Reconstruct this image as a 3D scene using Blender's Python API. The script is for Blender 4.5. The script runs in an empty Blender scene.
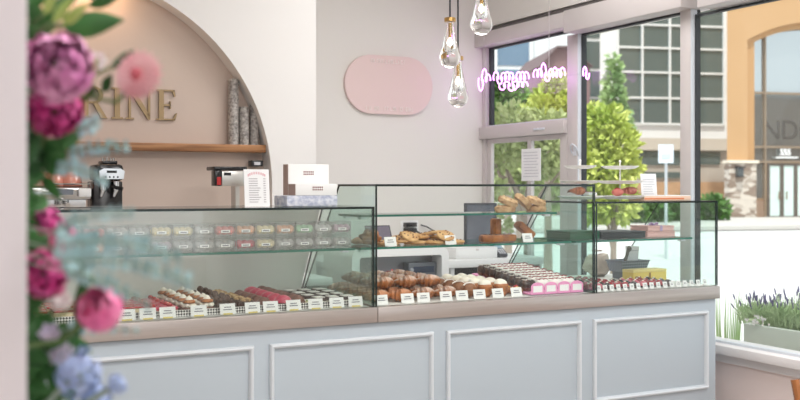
import bpy, bmesh, math, random
from mathutils import Vector, Matrix, noise as mnoise

random.seed(7)
S = bpy.context.scene
COL = S.collection
TH = math.radians(27.6)          # yaw of the camera to the right of the counter normal
F = 1000.0                       # focal length in pixels of the 800 px frame
H = 1.5                          # camera height
YH = 186.0                       # row of the horizon
ST, CT = math.sin(TH), math.cos(TH)

# ------------------------------------------------------------------ measuring
def phi(px): return TH + math.atan((px - 400) / F)
def XY(px, Y): return Y * math.tan(phi(px))                 # X on the plane Y
def YX(px, X): return X / math.tan(phi(px))                 # Y on the plane X
def dep(X, Y): return X * ST + Y * CT
def ZY(px, py, Y): return H + (YH - py) / F * dep(XY(px, Y), Y)
def rd(r, d, z=0.0): return Vector((r * CT + d * ST, -r * ST + d * CT, z))
def at(px, py, d): return rd((px - 400) / F * d, d, H + (YH - py) / F * d)

# ------------------------------------------------------------------ materials
def lin(c):
    return tuple(((v / 255) / 12.92 if v <= 10 else ((v / 255 + .055) / 1.055) ** 2.4) for v in c)

MATS = {}
def mat(name, col, rough=.5, metal=0.0, var=None, bump=None, col2=None, spec=.5, sss=0, emit=None, coat=0, stretch=None, kind='noise'):
    """col in 0-255 sRGB; var=(scale, amount) mixes towards col2; bump=(scale, strength)"""
    if name in MATS: return MATS[name]
    m = bpy.data.materials.new(name); m.use_nodes = True
    nt = m.node_tree; b = nt.nodes['Principled BSDF']
    c = lin(col) + (1,)
    b.inputs['Base Color'].default_value = c
    b.inputs['Roughness'].default_value = rough
    b.inputs['Metallic'].default_value = metal
    b.inputs['Specular IOR Level'].default_value = spec
    b.inputs['Coat Weight'].default_value = coat
    if sss:
        b.inputs['Subsurface Weight'].default_value = sss
        b.inputs['Subsurface Radius'].default_value = (.01, .006, .004)
    if emit:
        b.inputs['Emission Color'].default_value = lin(emit[0]) + (1,)
        b.inputs['Emission Strength'].default_value = emit[1]
    if var or bump:
        tc = nt.nodes.new('ShaderNodeTexCoord'); mp = nt.nodes.new('ShaderNodeMapping')
        nt.links.new(tc.outputs['Object'], mp.inputs['Vector'])
        if stretch: mp.inputs['Scale'].default_value = stretch
    if var:
        if kind == 'voronoi':
            n = nt.nodes.new('ShaderNodeTexVoronoi'); out = n.outputs['Color']
        else:
            n = nt.nodes.new('ShaderNodeTexNoise'); n.inputs['Detail'].default_value = 4; out = n.outputs['Fac']
        n.inputs['Scale'].default_value = var[0]
        nt.links.new(mp.outputs['Vector'], n.inputs['Vector'])
        r = nt.nodes.new('ShaderNodeValToRGB')
        r.color_ramp.elements[0].position = .35; r.color_ramp.elements[1].position = .65
        c2 = lin(col2) + (1,) if col2 else tuple(x * .7 for x in c[:3]) + (1,)
        r.color_ramp.elements[0].color = c
        r.color_ramp.elements[1].color = tuple(c[i] + (c2[i] - c[i]) * var[1] for i in range(3)) + (1,)
        nt.links.new(out, r.inputs['Fac']); nt.links.new(r.outputs['Color'], b.inputs['Base Color'])
    if bump:
        n = nt.nodes.new('ShaderNodeTexNoise'); n.inputs['Scale'].default_value = bump[0]; n.inputs['Detail'].default_value = 3
        nt.links.new(mp.outputs['Vector'], n.inputs['Vector'])
        bp = nt.nodes.new('ShaderNodeBump'); bp.inputs['Strength'].default_value = bump[1]; bp.inputs['Distance'].default_value = .01
        nt.links.new(n.outputs['Fac'], bp.inputs['Height']); nt.links.new(bp.outputs['Normal'], b.inputs['Normal'])
    MATS[name] = m
    return m

def glass(name, tint=(1, 1, 1), ior=1.5, rough=0.0, body=0.0, bodycol=(200, 200, 200)):
    """clear pane: transparent with a Fresnel mirror, optionally a bit of milky body"""
    if name in MATS: return MATS[name]
    m = bpy.data.materials.new(name); m.use_nodes = True
    nt = m.node_tree; nt.nodes.clear()
    o = nt.nodes.new('ShaderNodeOutputMaterial'); t = nt.nodes.new('ShaderNodeBsdfTransparent')
    t.inputs['Color'].default_value = tuple(tint) + (1,)
    g = nt.nodes.new('ShaderNodeBsdfGlossy'); g.inputs['Roughness'].default_value = rough
    lw = nt.nodes.new('ShaderNodeLayerWeight'); pw = nt.nodes.new('ShaderNodeMath'); pw.operation = 'POWER'; pw.inputs[1].default_value = 5
    nt.links.new(lw.outputs['Facing'], pw.inputs[0])
    f0 = ((ior - 1) / (ior + 1)) ** 2
    fr = nt.nodes.new('ShaderNodeMapRange'); fr.inputs[3].default_value = f0; fr.inputs[4].default_value = 1.0
    nt.links.new(pw.outputs[0], fr.inputs[0])
    mx = nt.nodes.new('ShaderNodeMixShader')
    base = t.outputs[0]
    if body:
        df = nt.nodes.new('ShaderNodeBsdfDiffuse'); df.inputs['Color'].default_value = lin(bodycol) + (1,)
        m0 = nt.nodes.new('ShaderNodeMixShader'); m0.inputs[0].default_value = body
        nt.links.new(base, m0.inputs[1]); nt.links.new(df.outputs[0], m0.inputs[2]); base = m0.outputs[0]
    nt.links.new(fr.outputs[0], mx.inputs[0]); nt.links.new(base, mx.inputs[1]); nt.links.new(g.outputs[0], mx.inputs[2])
    nt.links.new(mx.outputs[0], o.inputs[0])
    MATS[name] = m
    return m

def refract(name, ior=1.45, rough=0.0, col=(1, 1, 1)):
    m = bpy.data.materials.new(name); m.use_nodes = True
    b = m.node_tree.nodes['Principled BSDF']
    b.inputs['Base Color'].default_value = tuple(col) + (1,)
    b.inputs['Transmission Weight'].default_value = 1; b.inputs['IOR'].default_value = ior; b.inputs['Roughness'].default_value = rough
    MATS[name] = m
    return m

def dusted(name, col, col2, dust=(245, 240, 235), amount=.7):
    """baked crust with sugar lying on the upward faces"""
    m = mat(name, col, .55, var=(28, 1), col2=col2, bump=(60, .4))
    nt = m.node_tree; b = nt.nodes['Principled BSDF']
    src = b.inputs['Base Color'].links[0].from_socket
    ge = nt.nodes.new('ShaderNodeNewGeometry'); sx = nt.nodes.new('ShaderNodeSeparateXYZ')
    nt.links.new(ge.outputs['Normal'], sx.inputs[0])
    nz = nt.nodes.new('ShaderNodeTexNoise'); nz.inputs['Scale'].default_value = 45
    tc = nt.nodes.new('ShaderNodeTexCoord'); nt.links.new(tc.outputs['Object'], nz.inputs['Vector'])
    ad = nt.nodes.new('ShaderNodeMath'); ad.operation = 'ADD'
    nt.links.new(sx.outputs['Z'], ad.inputs[0]); nt.links.new(nz.outputs['Fac'], ad.inputs[1])
    mr = nt.nodes.new('ShaderNodeMapRange'); mr.inputs[1].default_value = .75; mr.inputs[2].default_value = 1.5
    mr.inputs[3].default_value = 0; mr.inputs[4].default_value = amount
    nt.links.new(ad.outputs[0], mr.inputs[0])
    mx = nt.nodes.new('ShaderNodeMix'); mx.data_type = 'RGBA'
    nt.links.new(mr.outputs[0], mx.inputs[0]); nt.links.new(src, mx.inputs[6]); mx.inputs[7].default_value = lin(dust) + (1,)
    nt.links.new(mx.outputs[2], b.inputs['Base Color'])
    return m

# ------------------------------------------------------------------ mesh builder
class MB:
    def __init__(s): s.bm = bmesh.new()
    def face(s, vs, mi=0):
        try:
            f = s.bm.faces.new(vs); f.material_index = mi; return f
        except ValueError: return None
    def box(s, x0, x1, y0, y1, z0, z1, mi=0, bevel=0, M=None, seg=2):
        vs = [s.bm.verts.new((x, y, z)) for z in (z0, z1) for y in (y0, y1) for x in (x0, x1)]
        fs = [s.face([vs[i] for i in q], mi) for q in ((0, 2, 3, 1), (4, 5, 7, 6), (0, 1, 5, 4), (2, 6, 7, 3), (0, 4, 6, 2), (1, 3, 7, 5))]
        if bevel:
            es = list({e for f in fs for e in f.edges})
            r = bmesh.ops.bevel(s.bm, geom=es, offset=bevel, segments=seg, affect='EDGES', profile=.5)
            vs = list({v for f in r['faces'] for v in f.verts} | {v for v in vs if v.is_valid})
            for f in r['faces']: f.material_index = mi
        if M is not None:
            for v in vs: v.co = M @ v.co
        return s
    def cbox(s, c, sz, mi=0, bevel=0, M=None, rz=0):
        T = Matrix.Translation(c) @ Matrix.Rotation(rz, 4, 'Z')
        if M is not None: T = M @ T
        return s.box(-sz[0]/2, sz[0]/2, -sz[1]/2, sz[1]/2, -sz[2]/2, sz[2]/2, mi, bevel, T)
    def prism(s, pts, vec, mi=0, side=None):
        vec = Vector(vec); pts = [Vector(p) for p in pts]
        a = [s.bm.verts.new(p) for p in pts]; b = [s.bm.verts.new(p + vec) for p in pts]
        s.face(a[::-1], mi); s.face(b, mi)
        n = len(a); sd = mi if side is None else side
        for i in range(n): s.face([a[i], a[(i+1) % n], b[(i+1) % n], b[i]], sd)
        return s
    def tube(s, pts, r, n=8, mi=0, cap=True, flat=1.0):
        pts = [Vector(p) for p in pts]; rs = r if isinstance(r, (list, tuple)) else [r] * len(pts)
        rings = []; up = Vector((0, 0, 1)); prev = None
        for i, p in enumerate(pts):
            t = (pts[min(i+1, len(pts)-1)] - pts[max(i-1, 0)]).normalized()
            if prev is None:
                ref = up if abs(t.z) < .9 else Vector((1, 0, 0)); u = t.cross(ref).normalized()
            else:
                u = prev - t * prev.dot(t)
                u = u.normalized() if u.length > 1e-6 else t.orthogonal().normalized()
            prev = u; w = u.cross(t)
            rings.append([s.bm.verts.new(p + (u * math.cos(k * 2 * math.pi / n) + w * flat * math.sin(k * 2 * math.pi / n)) * rs[i]) for k in range(n)])
        for a, b in zip(rings, rings[1:]):
            for k in range(n): s.face([a[k], a[(k+1) % n], b[(k+1) % n], b[k]], mi)
        if cap: s.face(rings[0][::-1], mi); s.face(rings[-1], mi)
        return s
    def lathe(s, prof, n=24, c=(0, 0, 0), mi=0, M=None):
        rings = []
        for r, z in prof:
            if r < 1e-5: rings.append([s.bm.verts.new((c[0], c[1], c[2] + z))])
            else: rings.append([s.bm.verts.new((c[0] + r * math.cos(k*2*math.pi/n), c[1] + r * math.sin(k*2*math.pi/n), c[2] + z)) for k in range(n)])
        for a, b in zip(rings, rings[1:]):
            for k in range(n):
                k2 = (k+1) % n
                if len(a) == 1 and len(b) == 1: continue
                if len(a) == 1: s.face([a[0], b[k2], b[k]], mi)
                elif len(b) == 1: s.face([a[k], a[k2], b[0]], mi)
                else: s.face([a[k], a[k2], b[k2], b[k]], mi)
        if M is not None:
            for rg in rings:
                for v in rg: v.co = M @ v.co
        return s
    def ball(s, c, r, seg=12, rings=8, mi=0, nz=0, nf=30, M=None, cut=None):
        if not isinstance(r, (tuple, list)): r = (r, r, r)
        c = Vector(c); seed = random.random() * 50
        prof = []
        rs = []
        for i in range(rings + 1):
            th = -math.pi/2 + math.pi * i / rings
            zz = math.sin(th); rr = math.cos(th)
            if cut is not None and zz < cut: zz = cut
            row = []
            for k in range(1 if i in (0, rings) else seg):
                a = k * 2 * math.pi / seg
                p = Vector((rr * math.cos(a) * r[0], rr * math.sin(a) * r[1], zz * r[2]))
                if nz: p *= 1 + nz * mnoise.noise(p * nf + Vector((seed, seed, 0)))
                p = c + p
                if M is not None: p = M @ p
                row.append(s.bm.verts.new(p))
            rs.append(row)
        for a, b in zip(rs, rs[1:]):
            for k in range(seg):
                k2 = (k+1) % seg
                if len(a) == 1: s.face([a[0], b[k2], b[k]], mi)
                elif len(b) == 1: s.face([a[k], a[k2], b[0]], mi)
                else: s.face([a[k], a[k2], b[k2], b[k]], mi)
        return s
    def grid(s, fn, nu, nv, mi=0):
        vs = [[s.bm.verts.new(fn(i / nu, j / nv)) for j in range(nv + 1)] for i in range(nu + 1)]
        for i in range(nu):
            for j in range(nv): s.face([vs[i][j], vs[i+1][j], vs[i+1][j+1], vs[i][j+1]], mi)
        return s
    def build(s, name, mats, parent=None, smooth=True, world=True, fixn=True, angle=40):
        if fixn: bmesh.ops.recalc_face_normals(s.bm, faces=s.bm.faces[:])
        me = bpy.data.meshes.new(name); s.bm.to_mesh(me); s.bm.free()
        if not isinstance(mats, (list, tuple)): mats = [mats]
        for m in mats: me.materials.append(m)
        if smooth:
            for p in me.polygons: p.use_smooth = True
            try: me.set_sharp_from_angle(angle=math.radians(angle))
            except Exception: pass
        o = bpy.data.objects.new(name, me); COL.objects.link(o)
        if parent is not None:
            o.parent = parent
            if world:
                off = Vector((0, 0, 0)); p = parent
                while p is not None: off += Vector(p.location); p = p.parent
                o.location = -off
        return o

def empty(name, loc=(0, 0, 0), label=None, cat=None, group=None, rz=0):
    o = bpy.data.objects.new(name, None); COL.objects.link(o)
    o.location = loc; o.rotation_euler = (0, 0, rz); o.empty_display_size = .05
    if label: o['label'] = label
    if cat: o['category'] = cat
    if group: o['group'] = group
    return o

def tag(o, label, cat, group=None, kind=None):
    o['label'] = label; o['category'] = cat
    if group: o['group'] = group
    if kind: o['kind'] = kind
    return o

def struct(o, label=None):
    o['kind'] = 'structure'
    if label: o['label'] = label; 
    return o

def center(o):
    """give a one-mesh thing an origin at the middle of its base"""
    vs = o.data.vertices
    xs = [v.co.x for v in vs]; ys = [v.co.y for v in vs]; z = min(v.co.z for v in vs)
    c = Vector(((min(xs)+max(xs))/2, (min(ys)+max(ys))/2, z))
    for v in vs: v.co -= c
    o.location = Vector(o.location) + c
    return o

KIDS = {}
def dup(root, loc, rz=0, label=None, group=None, scale=None, rot=None):
    r = root.copy(); COL.objects.link(r)
    for ch in list(root.children):
        c = ch.copy(); COL.objects.link(c); c.parent = r
        for g in list(ch.children):
            d = g.copy(); COL.objects.link(d); d.parent = c
    r.location = loc; r.rotation_euler = rot if rot else (0, 0, rz)
    if scale: r.scale = (scale,) * 3
    if label: r['label'] = label
    if group: r['group'] = group
    return r

class Kind:
    """first placing moves the thing itself, later ones copy it"""
    def __init__(s, root): s.root = root; s.used = False
    def put(s, loc, rz=0, label=None, group=None, scale=1, rot=None):
        if not s.used:
            s.used = True; r = s.root
            r.location = loc; r.rotation_euler = rot if rot else (0, 0, rz); r.scale = (scale,) * 3
            if label: r['label'] = label
            if group: r['group'] = group
            return r
        return dup(s.root, loc, rz, label, group, scale, rot)

ORD = ['first', 'second', 'third', 'fourth', 'fifth', 'sixth', 'seventh', 'eighth', 'ninth', 'tenth', 'eleventh', 'twelfth', 'thirteenth',
       'fourteenth', 'fifteenth', 'sixteenth', 'seventeenth', 'eighteenth', 'nineteenth', 'twentieth']

def text_mesh(body, size, depth, name, m, parent, M, spacing=1.0, bold=0):
    cu = bpy.data.curves.new(name, 'FONT'); cu.body = body; cu.size = size; cu.extrude = depth; cu.space_character = spacing; cu.offset = bold
    t = bpy.data.objects.new(name, cu); COL.objects.link(t)
    dg = bpy.context.evaluated_depsgraph_get()
    me = bpy.data.meshes.new_from_object(t.evaluated_get(dg))
    bpy.data.objects.remove(t)
    me.transform(M); me.materials.clear(); me.materials.append(m)
    o = bpy.data.objects.new(name, me); COL.objects.link(o)
    if parent is not None:
        o.parent = parent; o.location = -Vector(parent.location)
    return o
# ------------------------------------------------------------------ camera, world, light
cam = bpy.data.cameras.new('camera'); camo = bpy.data.objects.new('camera', cam); COL.objects.link(camo)
camo.location = (0, 0, H); camo.rotation_euler = (math.pi/2, 0, -TH)
cam.sensor_width = 36; cam.lens = 45; cam.shift_y = -(200 - YH) / 800
cam.dof.use_dof = True; cam.dof.focus_distance = 4.6; cam.dof.aperture_fstop = 3.5
cam.clip_start = .05; cam.clip_end = 400
S.camera = camo
S.view_settings.view_transform = 'Standard'; S.view_settings.look = 'None'
S.view_settings.gamma = 1; S.view_settings.use_curve_mapping = False
S.view_settings.exposure = 0.0
S.cycles.transparent_max_bounces = 32; S.cycles.max_bounces = 10; S.cycles.transmission_bounces = 8

w = bpy.data.worlds.new('sky'); S.world = w; w.use_nodes = True
nt = w.node_tree; bg = nt.nodes['Background']
sky = nt.nodes.new('ShaderNodeTexSky'); sky.sky_type = 'HOSEK_WILKIE'; sky.turbidity = 6; sky.ground_albedo = .5
sky.sun_direction = (-.25, -.36, .9)
mxs = nt.nodes.new('ShaderNodeMix'); mxs.data_type = 'RGBA'; mxs.inputs[0].default_value = .75
nt.links.new(sky.outputs[0], mxs.inputs[6]); mxs.inputs[7].default_value = (.92, .96, 1.0, 1)
nt.links.new(mxs.outputs[2], bg.inputs['Color']); bg.inputs['Strength'].default_value = 1.9

sl = bpy.data.lights.new('sun', 'SUN'); sl.energy = 3.6; sl.angle = .05; sl.color = (1, .97, .92)
so = bpy.data.objects.new('sun', sl); COL.objects.link(so)
so.rotation_euler = Vector((-.25, -.36, .9)).to_track_quat('Z', 'Y').to_euler()

def area(name, loc, size, power, col=(1, 1, 1), rot=(0, 0, 0), sy=None):
    l = bpy.data.lights.new(name, 'AREA'); l.energy = power; l.size = size; l.color = col
    if sy: l.shape = 'RECTANGLE'; l.size_y = sy
    o = bpy.data.objects.new(name, l); COL.objects.link(o); o.location = loc; o.rotation_euler = rot
    return o
CEIL = 3.4
for i, (x, y, p) in enumerate(((.6, 1.4, 44), (2.7, 1.6, 52), (.7, 3.2, 9), (2.9, 4.3, 36), (1.6, -1, 48), (1.6, -3.5, 48))):
    area('ceiling_fill', (x, y, CEIL - .06), 1.1, p, (1, .985, .975))  # unseen lamps added under the ceiling to brighten the interior

# ------------------------------------------------------------------ room shell
plaster = mat('white plaster', (232, 229, 226), .75, bump=(40, .04))
plaster_warm = mat('warm white plaster', (222, 218, 212), .75, bump=(40, .04))
niche_m = mat('blush plaster', (202, 184, 172), .8, bump=(30, .05))
pinkwall = mat('pale pink plaster', (240, 222, 216), .75, bump=(40, .04))
ceil_m = mat('ceiling white', (235, 233, 230), .8)
metalgrey = mat('grey window aluminium', (204, 197, 195), .45, .1)
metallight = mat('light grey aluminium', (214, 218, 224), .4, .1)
gasket = mat('dark rubber gasket', (52, 55, 58), .6)
clear = glass('window glass', (.97, .985, .98), 1.35)

b = MB(); b.box(-3, 4.2, -6.2, 6.7, -.06, 0); struct(b.build('floor', mat('oak plank floor', (186, 176, 168), .4, var=(3, .5), col2=(164, 152, 142), stretch=(.4, 6, 1)), smooth=False))
b = MB(); b.box(-3, 4.2, -6.2, 6.7, CEIL, CEIL + .1); struct(b.build('ceiling', ceil_m, smooth=False))
b = MB(); b.box(-3.1, -3, -6.2, 6.7, 0, CEIL); struct(b.build('wall_left', plaster, smooth=False))
WB = 6.44
b = MB(); b.box(2.3, 4.13, WB, WB + .15, 0, CEIL); struct(b.build('wall_back', plaster_warm, smooth=False))
# the arched wall, one step nearer, with the niche cut through it
AY, NY = 5.6, 5.735
XC = XY(316, AY)
ac, ar = .908, 1.165
pts = [(-3, 0), (ac - ar, 0)]
pts += [(ac - ar * math.cos(a), H + ar * math.sin(a)) for a in [math.pi * k / 64 for k in range(65)]]
pts += [(ac + ar, 0), (XC, 0), (XC, CEIL), (-3, CEIL)]
b = MB(); b.prism([(x, AY, z) for x, z in pts], (0, NY - AY, 0))
b.box(XC - .12, XC, NY, WB + .1, 0, CEIL)
o = b.build('wall_arch', plaster, smooth=False); struct(o, 'white wall with a tall round arch opening')
b = MB(); b.box(-3, XC - .121, NY, NY + .1, 0, CEIL); struct(b.build('wall_niche', niche_m, smooth=False), 'blush back wall inside the arch')

# ------------------------------------------------------------------ window wall, plane X = 4.1
XW = 4.1
SILL = .64
Ya, Yb = 6.44, 1.2
b = MB(); b.box(XW, XW + .14, Yb, Ya, 0, SILL - .05); struct(b.build('wall_right', pinkwall, smooth=False), 'pale pink wall below the windows')
b = MB(); b.box(XW - .05, XW + .14, Yb, Ya, 2.69, CEIL); struct(b.build('wall_above', plaster_warm, smooth=False), 'plain wall above the windows')
b = MB(); b.box(-3, XW, -6.2, -6.05, 0, .5); b.box(-3, XW, -6.2, -6.05, 2.7, CEIL); struct(b.build('added_wall_street', plaster_warm, smooth=False))  # unseen wall added to shape the reflection in the left case glass
b = MB(); b.box(XW, XW + .14, -6.2, Yb, 0, CEIL); struct(b.build('wall_side', plaster_warm, smooth=False))
b = MB(); b.box(XW - .07, XW + .16, Yb, Ya, SILL - .05, SILL, bevel=.006); struct(b.build('trim_1', mat('white painted sill', (232, 226, 224), .5)), 'white window sill')
b = MB(); b.box(XW - .02, XW + .0, Yb, Ya, SILL - .10, SILL - .05, bevel=.003); struct(b.build('trim_2', mat('white painted sill', (232, 226, 224), .5)))
# header boxes of the roller blinds
b = MB(); b.box(XW - .10, XW + .1, YX(566, XW - .1), Ya, 2.545, 2.645, bevel=.004); struct(b.build('trim_3', metalgrey), 'grey blind housing over the narrow window')
b = MB(); b.box(XW - .125, XW + .1, YX(684, XW - .1), YX(566, XW - .1) - .004, 2.50, 2.645, bevel=.004); struct(b.build('trim_4', metalgrey), 'grey blind housing over the middle window')
b = MB(); b.box(XW - .125, XW + .1, Yb, YX(697, XW - .125), 2.475, 2.645, bevel=.004); struct(b.build('trim_5', metalgrey))
b = MB(); b.box(XW - .045, XW + .1, Yb, Ya, 2.646, 2.682); struct(b.build('trim_6', mat('shadow gap rail', (92, 86, 84), .6)))
# mullions: front face, a lighter return, then the dark gasket against the pane
XF = XW - .03
def mullion(name, pl, pr, z1_, lab, extra_rivets=False):
    y0, y1 = YX(pr, XF), YX(pl, XF)
    b = MB(); b.box(XF, XW + .018, y0, y1, SILL, z1_, bevel=.003)
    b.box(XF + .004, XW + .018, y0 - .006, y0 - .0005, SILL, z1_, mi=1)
    b.box(XW + .019, XW + .05, y0, y1, SILL, z1_, mi=2)
    if extra_rivets:
        for z in (1.0, 1.15, 1.6, 1.75, 2.2, 2.35): b.ball((XW - .008, y0 - .007, z), (.006, .003, .006), 8, 6, mi=1)
    struct(b.build(name, [metalgrey, metallight, gasket]), lab); return y0, y1
ym0, ym1 = mullion('trim_7', 567, 577, 2.5, 'slim grey mullion')
yp0, yp1 = mullion('trim_8', 680, 690, 2.9, 'broad grey mullion with rivets', True)
def window(name, y0, y1, z0, z1, dark_far=.02):
    f = MB()
    f.box(XW + .0, XW + .03, y0, y1, z0, z0 + .012, mi=1); f.box(XW + .0, XW + .03, y0, y1, z1 - .012, z1)
    f.box(XW + .0, XW + .03, y1 - dark_far, y1, z0 + .015, z1 - .012)
    fo = struct(f.build(name, [gasket, metallight], smooth=False))
    g = MB(); g.box(XW + .031, XW + .039, y0, y1, z0, z1)
    g.build('pane', clear, fo, smooth=False, world=False)
    return fo
RAIL0, RAIL1 = 1.853, 1.945
# narrow bay: fixed light above, sliding sash below
window('window_1', ym1 + .001, Ya - .051, RAIL1, 2.54, .03)
window('window_2', yp1 + .001, ym0 - .008, SILL, 2.5, .004)
window('window_3', Yb, yp0 - .008, SILL, 2.47, .004)
b = MB(); b.box(XW - .06, XW + .03, ym1 + .001, Ya - .001, RAIL0, RAIL1 - .001, bevel=.004)
b.box(XF, XW + .03, Ya - .05, Ya - .001, SILL, RAIL0); b.box(XF, XW + .03, Ya - .05, Ya - .001, RAIL1, 2.544)
b.box(XF, XW + .03, ym1 + .001, ym1 + .06, SILL, RAIL0)
struct(b.build('trim_9', metalgrey), 'grey transom rail and jamb')
b = MB()
sy0, sy1 = ym1 + .062, Ya - .052
sm = YX(530, XW)
for (a, c) in ((sy0, sy0 + .035), (sm - .035, sm + .01), (sy1 - .05, sy1)):
    b.box(XW - .015, XW + .012, a, c, SILL, RAIL0 - .002)
b.box(XW - .015, XW + .012, sy0 + .035, sm - .035, RAIL0 - .035, RAIL0 - .002); b.box(XW - .015, XW + .012, sm + .01, sy1 - .05, RAIL0 - .035, RAIL0 - .002)
b.box(XW - .015, XW + .012, sy0 + .035, sm - .035, SILL, SILL + .05); b.box(XW - .015, XW + .012, sm + .01, sy1 - .05, SILL, SILL + .05)
fo = struct(b.build('window_4', metalgrey, smooth=False), 'grey sliding sash under the transom rail')
g = MB(); g.box(XW + .0, XW + .006, sy0 + .035, sm - .035, SILL + .05, RAIL0 - .035); g.build('pane', clear, fo, smooth=False)
g = MB(); g.box(XW + .0, XW + .006, sm + .01, sy1 - .05, SILL + .05, RAIL0 - .035); g.build('pane', clear, fo, smooth=False)
g = MB(); g.tube([(XF - .005 - .02 * math.sin(a), ym0 + .02 + .035 * math.cos(a), 1.73 + .045 * math.sin(a)) for a in [k * math.pi / 6 for k in range(13)]], .005, 6)
g.box(XF - .006, XF - .0005, ym0 + .005, ym0 + .035, 1.70, 1.76)
tag(center(g.build('window_latch', metallight)), 'pale ring pull latch on the slim window mullion', 'latch')
g = MB(); g.box(XW - .068, XW - .061, YX(552, XW), YX(541, XW), 1.885, 1.90, bevel=.002); g.ball((XW - .068, YX(546, XW), 1.893), .008, 8, 6)
tag(center(g.build('window_catch', metallight)), 'small metal catch on the grey transom rail', 'latch')
# warm lamp hidden in the crown of the arch
for i, (x, p) in enumerate(((.4, .6), (.6, .7), (.8, .7), (1.0, .7), (1.16, .6))):
    area('arch_lamp', (x, NY - .10, H + math.sqrt(ar**2 - (x - ac)**2) - .02), .20, p, (1, .62, .32), (0, 0, 0), .03)
# notice on the sash
white_paper = mat('white paper', (240, 240, 240), .7)
greyink = mat('grey print', (204, 204, 208), .7)
root = empty('window_notice', (XW - .03, YX(530, XW), 1.5), 'white printed sheet taped to the sliding window pane', 'notice')
y0, y1 = YX(540, XW - .03), YX(521, XW - .03)
z0, z1 = H + 5 * .0073, H + 36 * .0073
b = MB(); b.box(XW - .026, XW - .022, y0, y1, z0, z1); b.build('sheet', white_paper, root, smooth=False)
b = MB()
for k in range(9): b.box(XW - .0275, XW - .0262, y0 + .02 + .03 * random.random(), y1 - .02 - .02 * random.random(), z1 - .03 - k * .021, z1 - .024 - k * .021)
b.build('print', greyink, root, smooth=False)
# unseen storey over the shop, added to darken glass reflections and block sun
b = MB(); b.box(-4, 4.3, -6.4, 7, CEIL + .12, 9.6); struct(b.build('roof', mat('added storey brick', (120, 98, 84), .8, var=(6, .5)), smooth=False))

# near wall end on the left, with the garland behind its edge
px_edge = at(27, 186, 1.15)
b = MB(); b.box(-1.2, px_edge.x, px_edge.y, px_edge.y + .45, 0, CEIL, bevel=.002)
struct(b.build('wall_front', mat('lilac white wall', (232, 224, 228), .7), smooth=False), 'pale wall end at the left edge')
# ------------------------------------------------------------------ counter
CF = 3.8                       # front plane of the steel ledge
DK = .985                      # deck height
XL, XR = -.7, 1.0125 * CF
grey_paint = mat('grey blue satin paint', (180, 190, 197), .45)
steel = mat('brushed steel', (190, 181, 176), .34, .75, var=(3, .25), col2=(162, 153, 148), stretch=(1, 40, 40))
white_deck = mat('white deck board', (228, 226, 222), .4)
ctr = empty('display_counter', (1.6, 4.2, 0), 'long grey blue panelled shop counter with a steel front ledge', 'counter')
b = MB(); b.box(XL, XR - .012, CF + .02, 4.66, .1, .918, bevel=.003); b.build('body', grey_paint, ctr)
b = MB(); b.box(XL, XR - .04, CF + .07, 4.6, 0, .1); b.build('plinth', mat('dark plinth', (70, 70, 74), .6), ctr, smooth=False)
def moulding(xa, xb, za, zb):
    m = MB(); w, t = .02, .014; y = CF + .02
    prof = [(0, 0), (0, .010), (.004, .017), (.010, .019), (.016, .015), (.021, .004), (.021, 0)]
    # a mitred profile carried round the rectangle
    loops = []
    for (cx, cz, sx, sz) in ((xa, za, 1, 1), (xb, za, -1, 1), (xb, zb, -1, -1), (xa, zb, 1, -1)):
        loops.append([m.bm.verts.new((cx + sx * u, y - v, cz + sz * u)) for u, v in prof])
    for i in range(4):
        A, B = loops[i], loops[(i+1) % 4]
        for k in range(len(prof) - 1): m.face([A[k], B[k], B[k+1], A[k+1]])
    o = m.build('panel_moulding', mat('highlight toned moulding paint', (214, 219, 223), .4), ctr, angle=25); return o  # counter paint made lighter, edge highlights put into the colour
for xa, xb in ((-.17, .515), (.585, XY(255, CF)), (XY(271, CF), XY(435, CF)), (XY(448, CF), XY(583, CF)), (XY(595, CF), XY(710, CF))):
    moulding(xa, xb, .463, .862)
xj = XY(378, CF)
b = MB(); b.box(XL, xj - .001, CF, CF + .05, .921, DK, bevel=.003); b.box(xj + .001, XR, CF, CF + .05, .921, DK, bevel=.003)
b.build('ledge', steel, ctr)
b = MB(); b.box(XL, XR - .012, CF + .051, 4.66, .921, DK - .002); b.build('deck', white_deck, ctr, smooth=False)

# ------------------------------------------------------------------ glass cases
cglass = glass('case glass', (.965, .985, .975), 1.45)
fglass = glass('front case glass', (.965, .985, .975), 1.72, .008)
fglass2 = glass('clear front glass', (.975, .988, .98), 1.36)
cedge = mat('dark glass edge', (14, 34, 32), .15)
tedge = mat('teal glass edge', (20, 105, 88), .12)
GY = CF + .03
T = .0095
sglass = glass('green tinted side glass', (.88, .955, .93), 1.45)
def pane(pts, vec, name, root, g=None, e=None):
    m = MB(); m.prism(pts, vec, 0, 1); return m.build(name, [g or cglass, e or cedge], root, smooth=False)
def slant(z): return 4.64 + (z - DK) * (4.36 - 4.64) / (1.42 - DK)
x1a, x1b = XL + .02, XY(374.6, GY)
x2a, x2b = XY(375.2, GY), XY(595.2, GY)
x3a, x3b = x2b + .003, XY(717.8, GY)
ZL, ZM, ZR = 1.412, 1.508, 1.424
def side(x, zt, yt, name, root):
    pane([(x, GY, DK), (x, slant(DK), DK), (x, yt, zt - T), (x, GY, zt - T)], (T, 0, 0), name, root, sglass)
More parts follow.
